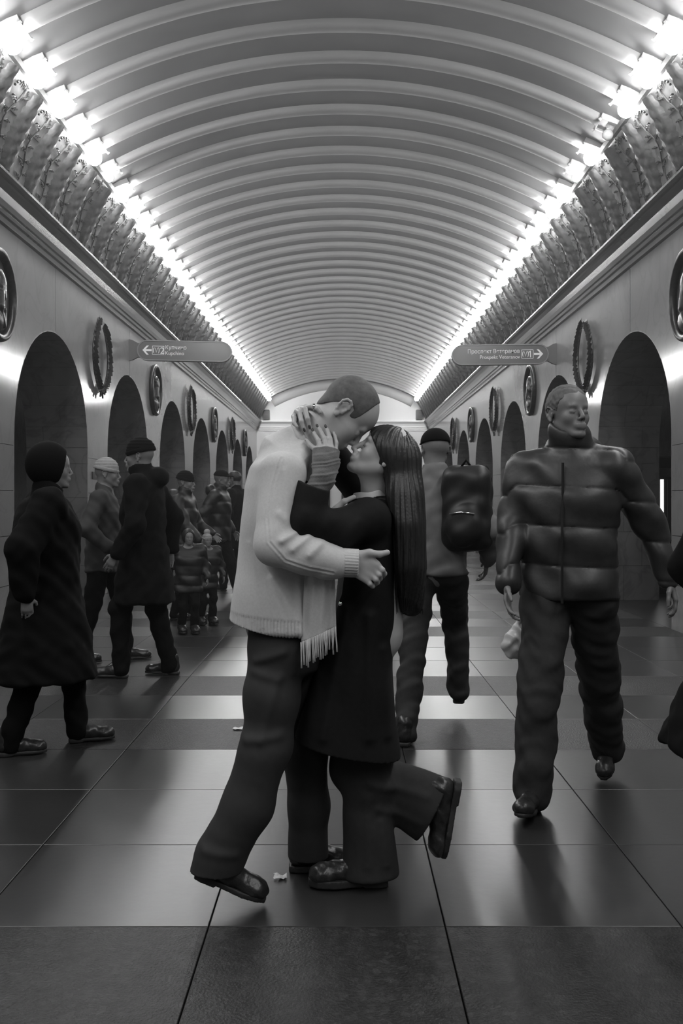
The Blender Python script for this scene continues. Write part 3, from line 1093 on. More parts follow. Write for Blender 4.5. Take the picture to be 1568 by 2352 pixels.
def ik(a, b, l1, l2, bend):
    a, b = V3(a), V3(b); d = b - a; L = np.linalg.norm(d); L = min(L, (l1 + l2) * .999)
    u = d / np.linalg.norm(d)
    x = (l1 * l1 - l2 * l2 + L * L) / (2 * L); h_ = math.sqrt(max(l1 * l1 - x * x, 1e-6))
    bd = V3(bend); bd = bd - u * (bd @ u); bd = unit(bd)
    return a + u * x + bd * h_


def hand(s, w, d, n, t, c=1.0, curl=25, k=.006, spread=.006, thumb_out=.6):
    """palm and five fingers; d towards the fingers, n out of the back of the hand, t towards the thumb"""
    w, d, n, t = V3(w), unit(d), unit(n), unit(t)
    for i, (o, Lp) in enumerate(((.027, .085), (.009, .090), (-.009, .086), (-.026, .078))):
        s.cone(w + t * o * .5 * c, w + (t * o + d * Lp) * c, .014 * c, .0115 * c, k=.012)
    seg = ((.042, .026, .020), (.046, .030, .021), (.042, .028, .021), (.033, .021, .018))
    tips = []
    for i, (o, Lp) in enumerate(((.027, .085), (.009, .090), (-.009, .086), (-.026, .078))):
        p = w + (t * o + d * Lp) * c; a = R(curl * (.7 + .12 * i)); dd = unit(d + t * (spread * (1.5 - i) * 12))
        rr = (.0095, .0085, .0078, .007)
        for q, l in enumerate(seg[i]):
            dn = dd * math.cos(a) - n * math.sin(a)
            p2 = p + dn * l * c
            s.cone(p, p2, rr[q] * c, rr[q + 1] * c, k=.003)
            p = p2; a += R(curl)
        tips.append(p)
    p0 = w + (t * .018 + d * .02) * c
    p1 = p0 + unit(t * thumb_out + d * .55 - n * .25) * .045 * c
    p2 = p1 + unit(t * thumb_out * .45 + d * .9 - n * .3) * .034 * c
    p3 = p2 + unit(d * 1.0 - n * .35 + t * .1) * .026 * c
    s.cone(p0, p1, .015 * c, .011 * c, k=.01); s.cone(p1, p2, .0105 * c, .0095 * c, k=.004); s.cone(p2, p3, .0095 * c, .008 * c, k=.004)
    return tips


def noise3(p, f, seed=0.0):
    """cheap smooth folds made of a few crossed waves"""
    x, y, z = p[:, 0] * f + seed, p[:, 1] * f + seed * 1.7, p[:, 2] * f + seed * .6
    return (np.sin(x * 1.7 + 1.3 * np.sin(z * .9)) * np.sin(z * 1.3 + 1.1 * np.sin(x * 1.1 + y)) + .5 * np.sin(2.3 * z + 1.9 * x + 1.5 * y))


def shoe(name, heel, toe, up, parent, m_up, m_sole, width=.043, h=.004, off=(0, 0, 0), shaft=.10, sole_t=.022, heel_t=.028, laces=True):
    """shoe between heel and toe points on the sole's underside; sole is a part of the shoe"""
    heel, toe = V3(heel), V3(toe)
    f = unit(toe - heel); u = unit(V3(up) - f * (V3(up) @ f)); l = np.cross(u, f)
    Mh = np.stack([f, l, u], 1)
    Ls = np.linalg.norm(toe - heel); c = Ls / .28
    def L(x, y, z): return heel + Mh @ np.array([x, y, z])
    s = Sdf(.02)
    s.cone(L(.045 * c, 0, sole_t + .035), L(.12 * c, 0, sole_t + .030), .040, .038)
    s.cone(L(.12 * c, 0, sole_t + .030), L(Ls - .048, 0, sole_t + .016), .038, .034, flat=None)
    s.ell(L(Ls - .05, 0, sole_t + .016), (.050, width, .032), Mh)
    s.cone(L(.042 * c, 0, sole_t + .04), L(.05 * c, 0, sole_t + shaft), .040, .043)
    s.half(L(0, 0, sole_t), -u)
    s.disp = lambda p: .0015 * noise3(p, 60)
    lo = np.minimum(heel, toe) - .14; hi = np.maximum(heel, toe) + .16
    a = s.build(name, lo, hi, h, m_up, parent, B=10); a.location = off
    q = Sdf(.008)
    def outline(p):
        v = (p - heel) @ Mh
        x = v[:, 0]
        hw = np.interp(x, [0, .03 * c, .10 * c, .19 * c, Ls - .03, Ls], [.026, .036, .033, width + .002, width * .80, .012])
        end = np.maximum(-x, x - Ls)
        d = np.maximum(np.abs(v[:, 1]) - hw, end)
        zb = np.where(x < .085 * c, 0.0, .006)
        return np.maximum(d, np.maximum(v[:, 2] - sole_t - .002, zb - v[:, 2]))
    q.fn(outline); q.dm = .02
    b = q.build('sole', lo, hi, h, m_sole, None, B=10); b.parent = a
    if laces:
        mb = MB()
        for i in range(4):
            x = .105 * c + i * .021
            zz = sole_t + .074 - i * .008
            mb.tube([L(x, -.028, zz - .014), L(x, 0, zz + .002), L(x, .028, zz - .014)], .003, 5)
        mb.done('laces', M['blackcloth'], a)
    return a


def person(label, loc, face, H=1.75, feet=None, hands=None, yaw=0.0, tilt=0.0, top='jacket', top_m=None, leg_m=None, shoe_m=None,
           hat=None, hat_m=None, hair_m=None, puff=0.0, hem=.82, flare=0.0, h=.010, bulk=1.0, hood=False, lean=0.0, group=None, zip_=False, coat_long=False, legs_wide=1.0, skin=None):
    """walking figure: feet = ((x,y,z,pitch) left, right), hands = wrist points left, right, all in body space (x ahead, y left)"""
    root = empty('person', (loc[0], loc[1], 0), face)
    tag(root, label, 'person', group)
    c = H / 1.78
    feet = feet or ((.22, .09, 0, 0), (-.22, -.09, .04, -25))
    hands = hands or ((.12, .30, .92), (-.12, -.30, .92))
    top_m = top_m or M['midcloth']; leg_m = leg_m or M['denim']; shoe_m = shoe_m or M['leather']; skin = skin or M['skin_dim']
    pel = V3((0, 0, .93)) * c; ch = V3((.02 + lean, 0, 1.25)) * c; nk = V3((.01 + lean * 1.6, 0, 1.47)) * c; E = V3((.035 + lean * 1.9, 0, 1.625)) * c
    Mh = Rz(yaw) @ Ry(-tilt)
    joints = []
    for i, (fx, fy, fz, fp) in enumerate(feet):
        y = 1 if i == 0 else -1
        hip = pel + V3((0, .09 * y, -.02)) * c
        heel = V3((fx - .06, fy, fz)) * c
        d = V3((math.cos(R(fp)), 0, math.sin(R(fp))))
        up = V3((-math.sin(R(fp)), 0, math.cos(R(fp))))
        toe = heel + d * .27 * c
        toe[2] = max(toe[2], .002)
        ank = heel + d * .05 * c + up * .09 * c
        kn = ik(hip, ank, .43 * c, .42 * c, (1, 0, .1))
        joints.append((hip, kn, ank, heel, toe, up))
    arms = []
    for i, (hx, hy, hz) in enumerate(hands):
        y = 1 if i == 0 else -1
        sh = V3((lean * 1.4, .185 * y * bulk ** .5, 1.41)) * c
        w = V3((hx, hy, hz)) * c
        d = w - sh
        if np.linalg.norm(d) > .54 * c: w = sh + d / np.linalg.norm(d) * .54 * c
        el = ik(sh, w, .29 * c, .26 * c, (-.7, .5 * y, -.4))
        arms.append((sh, el, w))
    # body: one surface from the head to the ankles
    s = Sdf(.02)
    head(s, E, Mh, c, nose=0)
    s.cone(E + V3((-.025, 0, -.04)) * c, nk, .056 * c, .062 * c, k=.02)
    s.cone(nk, ch, .08 * c, .12 * c, k=.03); s.cone(ch, pel, .12 * c, .12 * c, k=.03)
    for (sh, el, w), y in zip(arms, (1, -1)):
        s.cone(nk + V3((0, .03 * y, -.04)), sh, .05, .05, k=.03)
        s.chain([sh, el, w], [.045 * c, .036 * c, .025 * c])
        d = unit(w - el)
        hand(s, w, d, (0, y, 0) - d * d[1] * y if False else V3((0, float(y), 0)), unit(V3((1, 0, .1)) - d * d[0]), c * .95, curl=22)
    for hip, kn, ank, *_ in joints: s.chain([hip, kn, ank], [.08 * c, .05 * c, .035 * c], k=.03)
    s.build('body', (-.75, -.5, 0.02), (.8, .5, 1.90 * c), min(h, .008), skin, root)
    # top
    s = Sdf(.035)
    b = bulk
    z0 = hem
    rows = [(1.46, lean * 1.5, 0, .075 * b, .10 * b), (1.42, lean * 1.4, 0, .10 * b, .17 * b), (1.30, .01 + lean, 0, .130 * b, .195 * b),
            (1.10, .01 + lean * .5, 0, .125 * b, .175 * b), (.95, 0, 0, .13 * b, .18 * b)]
    if z0 < .94: rows.append((z0, 0, 0, (.13 + flare) * b, (.185 + flare) * b))
    s.loft([(z * c, x * c, y, a_ * c, b_ * c) for z, x, y, a_, b_ in rows], pw=2.2)
    for sh, el, w in arms:
        s.cone(V3((lean * 1.5, sh[1] * .3, 1.45 * c)), sh + V3((0, 0, .012)), .062 * c, .058 * b * c, k=.05)
        s.chain([sh, el, w + (el - w) * .08], [.068 * b * c, .060 * b * c, .045 * b * c], k=.03)
    if hood: s.cone(V3((.0 + lean * 1.5, 0, 1.44)) * c, V3((.025 + lean * 1.7, 0, 1.535)) * c, .10 * c, .088 * c, k=.03)
    if hood: s.ell(V3((-.10 + lean * 1.6, 0, 1.48)) * c, V3((.09, .13, .08)) * c, k=.03)
    else: s.cone(V3((.0 + lean * 1.5, 0, 1.44)) * c, V3((.01 + lean * 1.6, 0, 1.50)) * c, .078 * c * b ** .5, .074 * c * b ** .5, k=.02)
    s.ell(V3((.045 + lean * 1.7, 0, 1.60 if hood else 1.56)) * c, V3((.085, .075, .075 if hood else .06)) * c, k=.01, sub=True)
    if puff:
        def dsp(p, a=puff):
            r_ = np.clip((np.abs(p[:, 1]) - .17 * b * c) / .06, 0, 1)
            t = np.abs(np.sin(math.pi * (p[:, 2] + r_ * r_ * .05 + p[:, 1] * .05) / (.165 * c)))
            return a * (t ** .4 - .8) + .007 * noise3(p, 15)
        s.disp = dsp
    else: s.disp = lambda p: .007 * noise3(p, 12) + .004 * noise3(p, 27, 4.0)
    s.dm = .02
    bt = s.build({'jacket': 'jacket', 'coat': 'coat', 'puffer': 'puffer_jacket'}[top], (-.75, -.52, z0 * c - .03), (.75, .52, 1.70 * c), h, top_m, root)
    if zip_:
        mb = MB(); mb.tube([(.152 * b * c * (1 if i < 3 else .9), 0.0, (z0 + (1.42 - z0) * i / 4) * c) for i in range(5)], .006, 5); mb.done('zip', M['puffer_b'], bt)
    # trousers
    s = Sdf(.03)
    for hip, kn, ank, *_ in joints:
        s.chain([hip, kn, ank + V3((0, 0, -.015))], [.098 * c * legs_wide, .076 * c * legs_wide, .066 * c * legs_wide], k=.03)
    s.ell(pel, V3((.12, .16, .12)) * c, k=.04)
    s.disp = lambda p: .007 * noise3(p, 15, 2) + .003 * noise3(p, 33, 1)
    s.dm = .01
    s.build('trousers', (-.75, -.35, .01), (.75, .35, 1.08 * c), h, leg_m, root)
    for hip, kn, ank, heel, toe, up in joints:
        shoe('shoe', heel, toe, up, root, shoe_m, M['rubber'], h=max(.006, h * .6), laces=h < .008)
    hc = lambda x, y, z: E + Mh @ V3((x, y, z)) * c
    if hat in ('beanie', 'pompom'):
        s = Sdf(.01); s.ell(hc(-.008, 0, .055), V3((.110, .090, .100)) * c, Mh); s.half(hc(0, 0, .03), Mh @ V3((-.25, 0, -1)))
        s.disp = lambda p: .003 * np.sin(p[:, 2] * 260)
        o = s.build('knitted_hat', E - .18, E + .22, h * .7, hat_m, root)
        s = Sdf(.01); s.ell(hc(-.006, 0, .048), V3((.117, .096, .085)) * c, Mh); s.half(hc(0, 0, .03), Mh @ V3((-.25, 0, -1))); s.half(hc(0, 0, .065), Mh @ V3((.25, 0, 1)))
        b_ = s.build('brim', E - .18, E + .22, h * .7, hat_m, o)
        if hat == 'pompom': obj('pompom', mesh('pompom', *uvsphere(tuple(hc(-.01, 0, .165)), (.035,) * 3, 10, 8), hat_m, True), o)
    elif hat == 'cap':
        s = Sdf(.01); s.ell(hc(-.005, 0, .05), V3((.107, .087, .088)) * c, Mh); s.half(hc(0, 0, .045), Mh @ V3((-.12, 0, -1)))
        o = s.build('cap', E - .18, E + .22, h * .7, hat_m, root)
        s = Sdf(.006); s.ell(hc(.105, 0, .048), V3((.07, .07, .009)) * c, Mh); s.build('peak', E - .22, E + .24, h * .6, hat_m, o)
    elif hat == 'hood':
        s = Sdf(.02); s.ell(hc(-.02, 0, .03), V3((.13, .112, .135)) * c, Mh); s.ell(hc(.10, 0, -.01), V3((.085, .075, .11)) * c, Mh, sub=True, k=.02)
        s.build('hood', E - .24, E + .24, h * .7, hat_m, root)
    elif hair_m:
        s = Sdf(.01); s.ell(hc(-.006, 0, .040), V3((.1030, .0812, .0935)) * c, Mh)
        def hl(p):
            q = ((p - E) @ Mh) / c
            return np.interp(q[:, 0], [-.11, -.03, 0, .03, .05, .085, .11], [-.07, -.02, .03, .01, .05, .075, .10]) * c - q[:, 2] * c
        s.clipf(hl); s.disp = lambda p: .002 * noise3(p, 90)
        s.build('hair', E - .2, E + .22, h * .6, hair_m, root)
    return root
# ------------------------------------------------------------------ the couple
def at_root(o, root):
    o.parent = root; o.location = (-root.location.x, -root.location.y, -root.location.z); return o


def frame2(ang, away=0.0, face=1):
    """head frame for someone seen in profile: face=+1 looks to +X; ang = pitch down (positive) in radians; away = turn from the camera"""
    f = V3((math.cos(ang) * face, 0, -math.sin(ang))); u = V3((math.sin(ang) * face, 0, math.cos(ang)))
    Rm = Rz(away); f = Rm @ f; u = Rm @ u
    return np.stack([f, np.cross(u, f), u], 1)


HB = .0034   # sampling step for the couple
# ---- man: turned to the right, head bowed
man = empty('person', (-.22, 3.38, 0))
tag(man, 'man in a cream sweater bending his cropped head to the woman in his arms', 'person')
mE = P(789, 946, 3.38); mM = frame2(R(59), 0, 1)
s = Sdf(.02)
head(s, mE, mM, 1.0, ears=(1, 1))
s.cone(P(775, 962, 3.38), P(700, 1030, 3.38), .063, .068, k=.03)      # neck
s.cone(P(757, 945, 3.38), P(695, 1000, 3.38), .045, .052, k=.03)       # nape
s.cone(P(795, 985, 3.35), P(720, 1040, 3.35), .028, .03, k=.03)       # throat muscle
s.cone(P(685, 1050, 3.38), P(640, 1250, 3.38), .07, .10, k=.04); s.cone(P(640, 1250, 3.38), P(645, 1430, 3.38), .12, .12, k=.04)
sh, el, wr = P(650, 1085, 3.19), P(632, 1252, 3.12), P(812, 1292, 3.12)
s.chain([P(680, 1065, 3.35), sh + (0, .02, -.01), el, wr], [.045, .045, .042, .029])
shf, elf, wrf = P(660, 1085, 3.57), P(690, 1240, 3.66), P(830, 1280, 3.62)
s.chain([P(680, 1065, 3.40), shf - (0, .02, .01), elf, wrf], [.045, .045, .042, .028])
hand(s, wrf, (1, -.35, -.1), (0, 1, 0), (0, .1, 1), curl=20)
s.cone(P(640, 1430, 3.36), P(605, 1735, 3.27), .08, .055); s.cone(P(605, 1735, 3.27), P(482, 1985, 3.25), .055, .035)
s.cone(P(660, 1430, 3.42), P(705, 1730, 3.50), .08, .055); s.cone(P(705, 1730, 3.50), P(700, 1960, 3.53), .055, .035)
# near hand on her back
D = 3.115
kn = [P(866, 1299, D), P(862, 1310, D), P(854, 1323, D), P(842, 1333, D)]
wb = [P(822, 1280, D), P(819, 1290, D), P(816, 1301, D), P(812, 1312, D)]
for a, b, ra in zip(wb, kn, (.0165, .0165, .0155, .014)): s.cone(a, b, ra, .0115, k=.012)
fing = [([P(866, 1299, D), P(877, 1309, D - .004), P(882, 1318, D + .018), P(879, 1324, D + .035)], .0098),
        ([P(862, 1311, D), P(870, 1320, D - .006), P(872, 1329, D + .016), P(868, 1334, D + .034)], .0095),
        ([P(854, 1323, D), P(863, 1331, D - .006), P(866, 1338, D + .014), P(862, 1342, D + .030)], .0090),
        ([P(842, 1333, D), P(849, 1341, D - .004), P(855, 1346, D + .006), P(857, 1348, D + .020)], .0082)]
for pts, r_ in fing: s.chain(pts, [r_ + .001, r_, r_ * .92, r_ * .8], k=.003)
s.cone(P(822, 1276, D), P(848, 1270, D - .01), .016, .0125, k=.012)
s.cone(P(848, 1270, D - .01), P(872, 1273, D - .012), .0118, .0105, k=.006); s.cone(P(872, 1273, D - .012), P(889, 1269, D - .008), .0105, .0092, k=.004)
s.cone(P(845, 1276, D), P(862, 1294, D), .010, .009, k=.014)
at_root(s.build('body', (-.75, 2.98, .05), (.30, 3.80, 1.80), .0030, M['skin'], None, B=12), man)
# cropped hair
s = Sdf(.01)
for cc, rr in (((-.006, 0, .038), (.1015, .0795, .0925)), ((.030, 0, .044), (.0600, .0660, .0570)), ((-.046, 0, -.030), (.036, .052, .048))):
    s.ell(mE + mM @ V3(cc), rr, mM, k=.02)
def mhl(p):
    q = (p - mE) @ mM
    zz = np.interp(q[:, 0], [-.11, -.07, -.045, -.025, .0, .018, .026, .034, .05, .062, .08, .11], [-.085, -.075, -.022, .012, .034, .03, .002, .0, .032, .055, .068, .11])
    xm = np.interp(q[:, 2], [-.05, .0, .036, .07, .10, .14], [.042, .042, .046, .044, .040, .036])
    return np.maximum((zz - q[:, 2]) * .8, q[:, 0] - xm)
s.clipf(mhl)
at_root(s.build('hair', mE - .17, mE + .19, .0026, M['buzz'], None), man)
# brows
mb = MB()
for y in (1, -1):
    mb.tube([tuple(mE + mM @ V3((.0985 - .004 * abs(q) * q * .3, y * (.014 + .012 * q), .0235 + .002 * math.sin(q)))) for q in range(3)] , [.003, .0035, .002], 6)
at_root(mb.done('eyebrows', M['buzz'], None, True), man)
# sweater
s = Sdf(.04)
zy = lambda y, Y=3.38: P(0, y, Y)[2]
px = lambda x, Y=3.38: P(x, 0, Y)[0]
def rows_px(data, Y):
    """(y, left x, right x, half depth[, centre shift])"""
    out = []
    for r_ in data:
        a = (px(r_[2], Y) - px(r_[1], Y)) / 2; cx = (px(r_[2], Y) + px(r_[1], Y)) / 2
        out.append((zy(r_[0], Y), cx, Y + (r_[4] if len(r_) > 4 else 0), a, r_[3]))
    return out
s.loft(rows_px([(1016, 655, 722, .075), (1043, 610, 724, .135), (1070, 578, 722, .19), (1120, 562, 718, .20), (1210, 554, 718, .185),
                (1310, 545, 738, .185), (1385, 533, 758, .19), (1448, 524, 768, .195)], 3.38), pw=2.3)
s.cone(P(702, 1006, 3.38), P(668, 1050, 3.38), .066, .11, k=.04)
s.ell(P(748, 986, 3.38), (.085, .105, .075), k=.010, sub=True)
s.chain([sh, el], [.070, .062]); s.chain([el, P(700, 1272, 3.11), P(770, 1290, 3.12)], [.062, .064, .050], k=.03)
s.chain([shf, elf, wrf], [.070, .062, .046])
s.ell(P(746, 1312, 3.12), (.03, .035, .022), k=.02)                     # slack over the cuff
seam = np.array([P(645, 1052, 3.12), P(622, 1120, 3.05), P(612, 1190, 3.05), P(618, 1245, 3.05), P(655, 1288, 3.05), P(710, 1306, 3.05), P(765, 1316, 3.08)])
def seamd(p):
    q = p[:, [0, 2]]; best = np.full(len(p), 9.0)
    for i in range(len(seam) - 1):
        a = seam[i][[0, 2]]; b = seam[i + 1][[0, 2]]; ba = b - a
        t = np.clip((q - a) @ ba / (ba @ ba), 0, 1)
        best = np.minimum(best, np.linalg.norm(q - a - t[:, None] * ba, axis=1))
    return best
folds = [(P(668, 1212, 3.05), P(640, 1180, 3.05), .005), (P(680, 1222, 3.05), P(648, 1242, 3.05), .012), (P(706, 1232, 3.05), P(672, 1262, 3.05), .011), (P(735, 1250, 3.05), P(712, 1275, 3.05), .008),
         (P(650, 1080, 3.05), P(660, 1190, 3.05), .004), (P(690, 1035, 3.15), P(705, 1110, 3.15), .004), (P(570, 1250, 3.2), P(600, 1440, 3.2), .0022), (P(622, 1330, 3.2), P(668, 1460, 3.2), .0035), (P(688, 1330, 3.2), P(692, 1480, 3.2), .006)]
hemz = zy(1400)
def sw(p):
    q = p[:, [0, 2]]; near = p[:, 1] < 3.36
    d = .0035 * noise3(p, 11, 3.0)
    for a, b, amp in folds:
        a2, b2 = a[[0, 2]], b[[0, 2]]; ba = b2 - a2
        t = np.clip((q - a2) @ ba / (ba @ ba), 0, 1)
        r2 = ((q - a2 - t[:, None] * ba) ** 2).sum(1)
        d = d + near * amp * 1.1 * (np.exp(-r2 / .00017) - .5 * np.exp(-r2 / .0010))
    sd = seamd(p); nr = p[:, 1] < 3.2
    d = d + nr * .0022 * (np.exp(-((sd - .006) / .0028) ** 2) + np.exp(-((sd + .000) / .0028) ** 2) * -.7)
    # rib band round the hem
    band = np.clip((hemz + .09 * (p[:, 0] + .3) * -1 - p[:, 2]) / .01, 0, 1)
    ang = np.arctan2(p[:, 1] - 3.38, p[:, 0] - px(645))
    d = d + band * (.0022 * np.sin(ang * 110) - .002)
    return d
s.disp = sw; s.dm = .02
# slanted hem: lower at the front
s.half(P(525, 1419, 3.38), unit((-.245 * 1, 0, -1)) * 1.0)
s.loft(rows_px([(1400, 560, 740, .15), (1470, 545, 750, .17)], 3.38), sub=True, k=.004)
sweat = at_root(s.build('sweater', (-.52, 2.98, .78), (.14, 3.80, 1.62), HB, M['sweater'], None), man)
# ribbed cuffs
for (a, b, ra, rb) in ((P(766, 1291, 3.12), P(822, 1294, 3.12), .0445, .0425), (P(790, 1270, 3.64), P(832, 1280, 3.62), .042, .038)):
    ax = unit(b - a); e1 = unit(np.cross(ax, (0, 0, 1))); e2 = np.cross(ax, e1)
    mb = MB(); n = 84; rings = []
    prof_ = [(-.012, ra * .9), (0, ra + .004), (.004, ra + .003)] + [((np.linalg.norm(b - a)) * i / 6, ra + (rb - ra) * i / 6) for i in range(1, 7)] + [(np.linalg.norm(b - a) + .002, rb - .004), (np.linalg.norm(b - a) - .006, rb - .010)]
    for t, r_ in prof_:
        ring = []
        for i in range(n):
            an = 2 * math.pi * i / n; rr = r_ + (.0022 if i % 3 == 0 else -.0010) * (t > 0)
            ring.append(tuple(a + ax * t + (e1 * math.cos(an) + e2 * math.sin(an)) * rr))
        rings.append(ring)
    mb.sweep(rings); o = mb.done('cuff', M['sweater'], None, True); at_root(o, man)
# collar rib
mb = MB(); n = 90; rings = []
cN = P(699, 1007, 3.38); ax = unit((75, 0, 36)); e1 = unit((36, 0, -75)); e2 = np.array([0, 1.0, 0])
for t, r_ in ((-.022, .064), (-.010, .0655), (.002, .063), (.006, .0605), (.002, .058), (-.02, .056)):
    rings.append([tuple(cN + ax * t + (e1 * math.cos(2 * math.pi * i / n) * r_ + e2 * math.sin(2 * math.pi * i / n) * (r_ + .014)) * (1 + .012 * (i % 2))) for i in range(n)])
at_root(mb.sweep(rings).done('collar', M['sweater'], None, True), man)
# trousers
s = Sdf(.03)
s.loft(rows_px([(1385, 568, 720, .15), (1440, 570, 730, .16), (1500, 572, 740, .165), (1540, 580, 735, .15)], 3.38))
s.chain([P(632, 1500, 3.30), P(625, 1600, 3.28), P(612, 1715, 3.26), P(566, 1850, 3.25), P(506, 1965, 3.25)], [.092, .087, .080, .080, .080], k=.04)
s.chain([P(690, 1500, 3.45), P(700, 1720, 3.50), P(709, 1850, 3.52), P(706, 1960, 3.53)], [.095, .075, .069, .070], k=.04)
s.chain([P(506, 1965, 3.25), P(494, 2010, 3.25)], [.080, .083], k=.02)
tf = [(P(585, 1520, 3.2), P(650, 1500, 3.2), .010), (P(580, 1545, 3.2), P(640, 1560, 3.2), .008), (P(565, 1700, 3.2), P(640, 1690, 3.2), .008), (P(640, 1560, 3.2), P(600, 1700, 3.2), .006), (P(470, 1950, 3.2), P(540, 1960, 3.2), .007)]
def trd(p):
    q = p[:, [0, 2]]; d = .004 * noise3(p, 10, 1.0)
    for a, b, amp in tf:
        a2, b2 = a[[0, 2]], b[[0, 2]]; ba = b2 - a2
        t = np.clip((q - a2) @ ba / (ba @ ba), 0, 1); r2 = ((q - a2 - t[:, None] * ba) ** 2).sum(1)
        d = d + amp * (np.exp(-r2 / .0003) - .5 * np.exp(-r2 / .0018))
    return d
s.disp = trd; s.dm = .02
s.clipf(lambda p: np.where(p[:, 0] < px(600), P(0, 1998, 3.25)[2] + (p[:, 0] - px(490)) * -.05 - p[:, 2], -1.0))
at_root(s.build('trousers', (-.58, 3.10, .055), (.10, 3.70, 1.02), .0045, M['trousers'], None), man)
hA, tA = P(450, 2013, 3.25), P(606, 2074, 3.255)
tA[2] = .002
oA = shoe('shoe', P(446, 2012, 3.25), tA, (.2, 0, 1), None, M['leather'], M['rubber'], h=.004, shaft=.10); at_root(oA, man)
hB = np.array([P(664, 0, 3.57)[0], 3.55, .002]); tB = np.array([P(790, 0, 3.57)[0] + .07, 3.56, .002])
oB = shoe('shoe', hB, tB, (0, 0, 1), None, M['leather'], M['rubber'], h=.004, shaft=.10); at_root(oB, man)
# scarf end hanging at his side, with fringe
mb = MB(); NX, NZ = 26, 26
vs = []
for side in (0, 1):
    for j in range(NZ + 1):
        t = j / NZ
        for i in range(NX + 1):
            u = i / NX
            x0 = 700 + (691 - 700) * t; x1 = 768 + (772 - 768) * t
            yb = 1478 + (1441 - 1478) * u
            y = 1300 + (yb - 1300) * t
            wv = .010 * math.sin(u * 7.5 + .6 + t) + .006 * math.sin(u * 15 + 2 * t)
            p = P(x0 + (x1 - x0) * u, y, 3.165 + .02 * t)
            vs.append((p[0], p[1] + wv + (.006 if side else 0) - .02 * math.sin(math.pi * min(1, u * 1.0)) * .5, p[2]))
fs = []; n1 = (NX + 1) * (NZ + 1)
for j in range(NZ):
    for i in range(NX):
        a = j * (NX + 1) + i
        fs.append((a, a + 1, a + NX + 2, a + NX + 1)); fs.append((n1 + a, n1 + a + NX + 1, n1 + a + NX + 2, n1 + a + 1))
for j in range(NZ):
    for i in (0, NX):
        a = j * (NX + 1) + i; fs.append((a, a + NX + 1, n1 + a + NX + 1, n1 + a))
for i in range(NX):
    for j in (0, NZ):
        a = j * (NX + 1) + i; fs.append((a, a + 1, n1 + a + 1, n1 + a))
mb.add(vs, fs)
sc_ = at_root(mb.done('scarf', M['scarf'], None, True), man)
mb = MB(); random.seed(3)
for i in range(24):
    u = i / 23.0
    x = 692 + 79 * u + random.uniform(-1, 1); y = 1477 + (1441 - 1477) * u
    L_ = 50 + random.uniform(-6, 8) + (6 if u < .3 else 0)
    Yf = 3.165 + .01 * math.sin(u * 7.5 + 1.6) + random.uniform(-.004, .004)
    sw_ = random.uniform(-4, 4)
    if i % 6 == 3: sw_ += 4
    mb.tube([P(x, y - 2, Yf), P(x + sw_ * .3, y + L_ * .35, Yf - .002), P(x + sw_ * .8, y + L_ * .7, Yf), P(x + sw_, y + L_, Yf)], [.0028, .0024, .0024, .0030], 5)
fr = mb.done('fringe', M['scarf'], None, True); tag(fr, kind='stuff'); fr.parent = sc_

# ---- woman: turned to the left, face lifted, one foot kicked up behind her
wom = empty('person', (.08, 3.40, 0))
tag(wom, 'woman with long dark hair in a black coat, lifting her face and one foot', 'person')
wE = P(884, 1055, 3.38); wM = frame2(R(-36), R(4), -1)
s = Sdf(.02)
head(s, wE, wM, .93, nose=.008)
s.cone(P(868, 1065, 3.38), P(862, 1140, 3.40), .048, .044, k=.025)
s.cone(P(850, 1078, 3.38), P(854, 1140, 3.40), .030, .036, k=.02)
s.cone(P(856, 1215, 3.40), P(850, 1270, 3.40), .085, .10, k=.04); s.cone(P(850, 1260, 3.40), P(845, 1450, 3.40), .10, .12, k=.04)
wsh, wel, wwr = P(845, 1190, 3.25), P(706, 1202, 3.13), P(735, 1100, 3.18)
s.chain([P(856, 1190, 3.38), wsh - (0, 0, .02), wel, wwr], [.045, .045, .038, .026])
fsh, fel, fwr = P(850, 1172, 3.55), P(800, 1090, 3.60), P(704, 972, 3.50)
s.chain([P(856, 1190, 3.42), fsh - (0, 0, .02), fel, fwr], [.045, .045, .036, .024])
s.cone(P(840, 1450, 3.40), P(845, 1740, 3.41), .09, .055); s.cone(P(845, 1740, 3.41), P(850, 1985, 3.42), .055, .035)
s.cone(P(855, 1450, 3.46), P(820, 1760, 3.46), .09, .038); s.cone(P(820, 1760, 3.46), P(1000, 1835, 3.46), .038, .03)
# near hand, out of the arm warmer, fingers up his neck
G = 3.285
palm = P(746, 1060, 3.235)
s.cone(wwr, P(746, 1068, 3.225), .024, .030, k=.02)
bases = [P(737, 1032, G - .03), P(749, 1028, G - .032), P(761, 1030, G - .028), P(770, 1036, G - .015)]
for b in bases: s.cone(palm, b, .018, .0105, k=.012)
nf = [([bases[0], P(731, 1012, G - .016), P(722, 997, G + .004), P(718, 988, G + .012)], .0080),
      ([bases[1], P(745, 1008, G - .016), P(735, 989, G + .004), P(728, 977, G + .012)], .0084),
      ([bases[2], P(758, 1009, G - .014), P(752, 990, G + .004), P(747, 978, G + .010)], .0080),
      ([bases[3], P(772, 1018, G - .004), P(769, 1003, G + .016), P(766, 994, G + .024)], .0070)]
for pts, r_ in nf: s.chain(pts, [r_ + .0012, r_ + .0004, r_ * .92, r_ * .72], k=.003)
s.cone(palm, P(727, 1034, G - .022), .018, .011, k=.012); s.cone(P(727, 1034, G - .022), P(713, 1024, G - .010), .0100, .0088, k=.004); s.cone(P(713, 1024, G - .010), P(703, 1011, G + .000), .0088, .0065, k=.003)
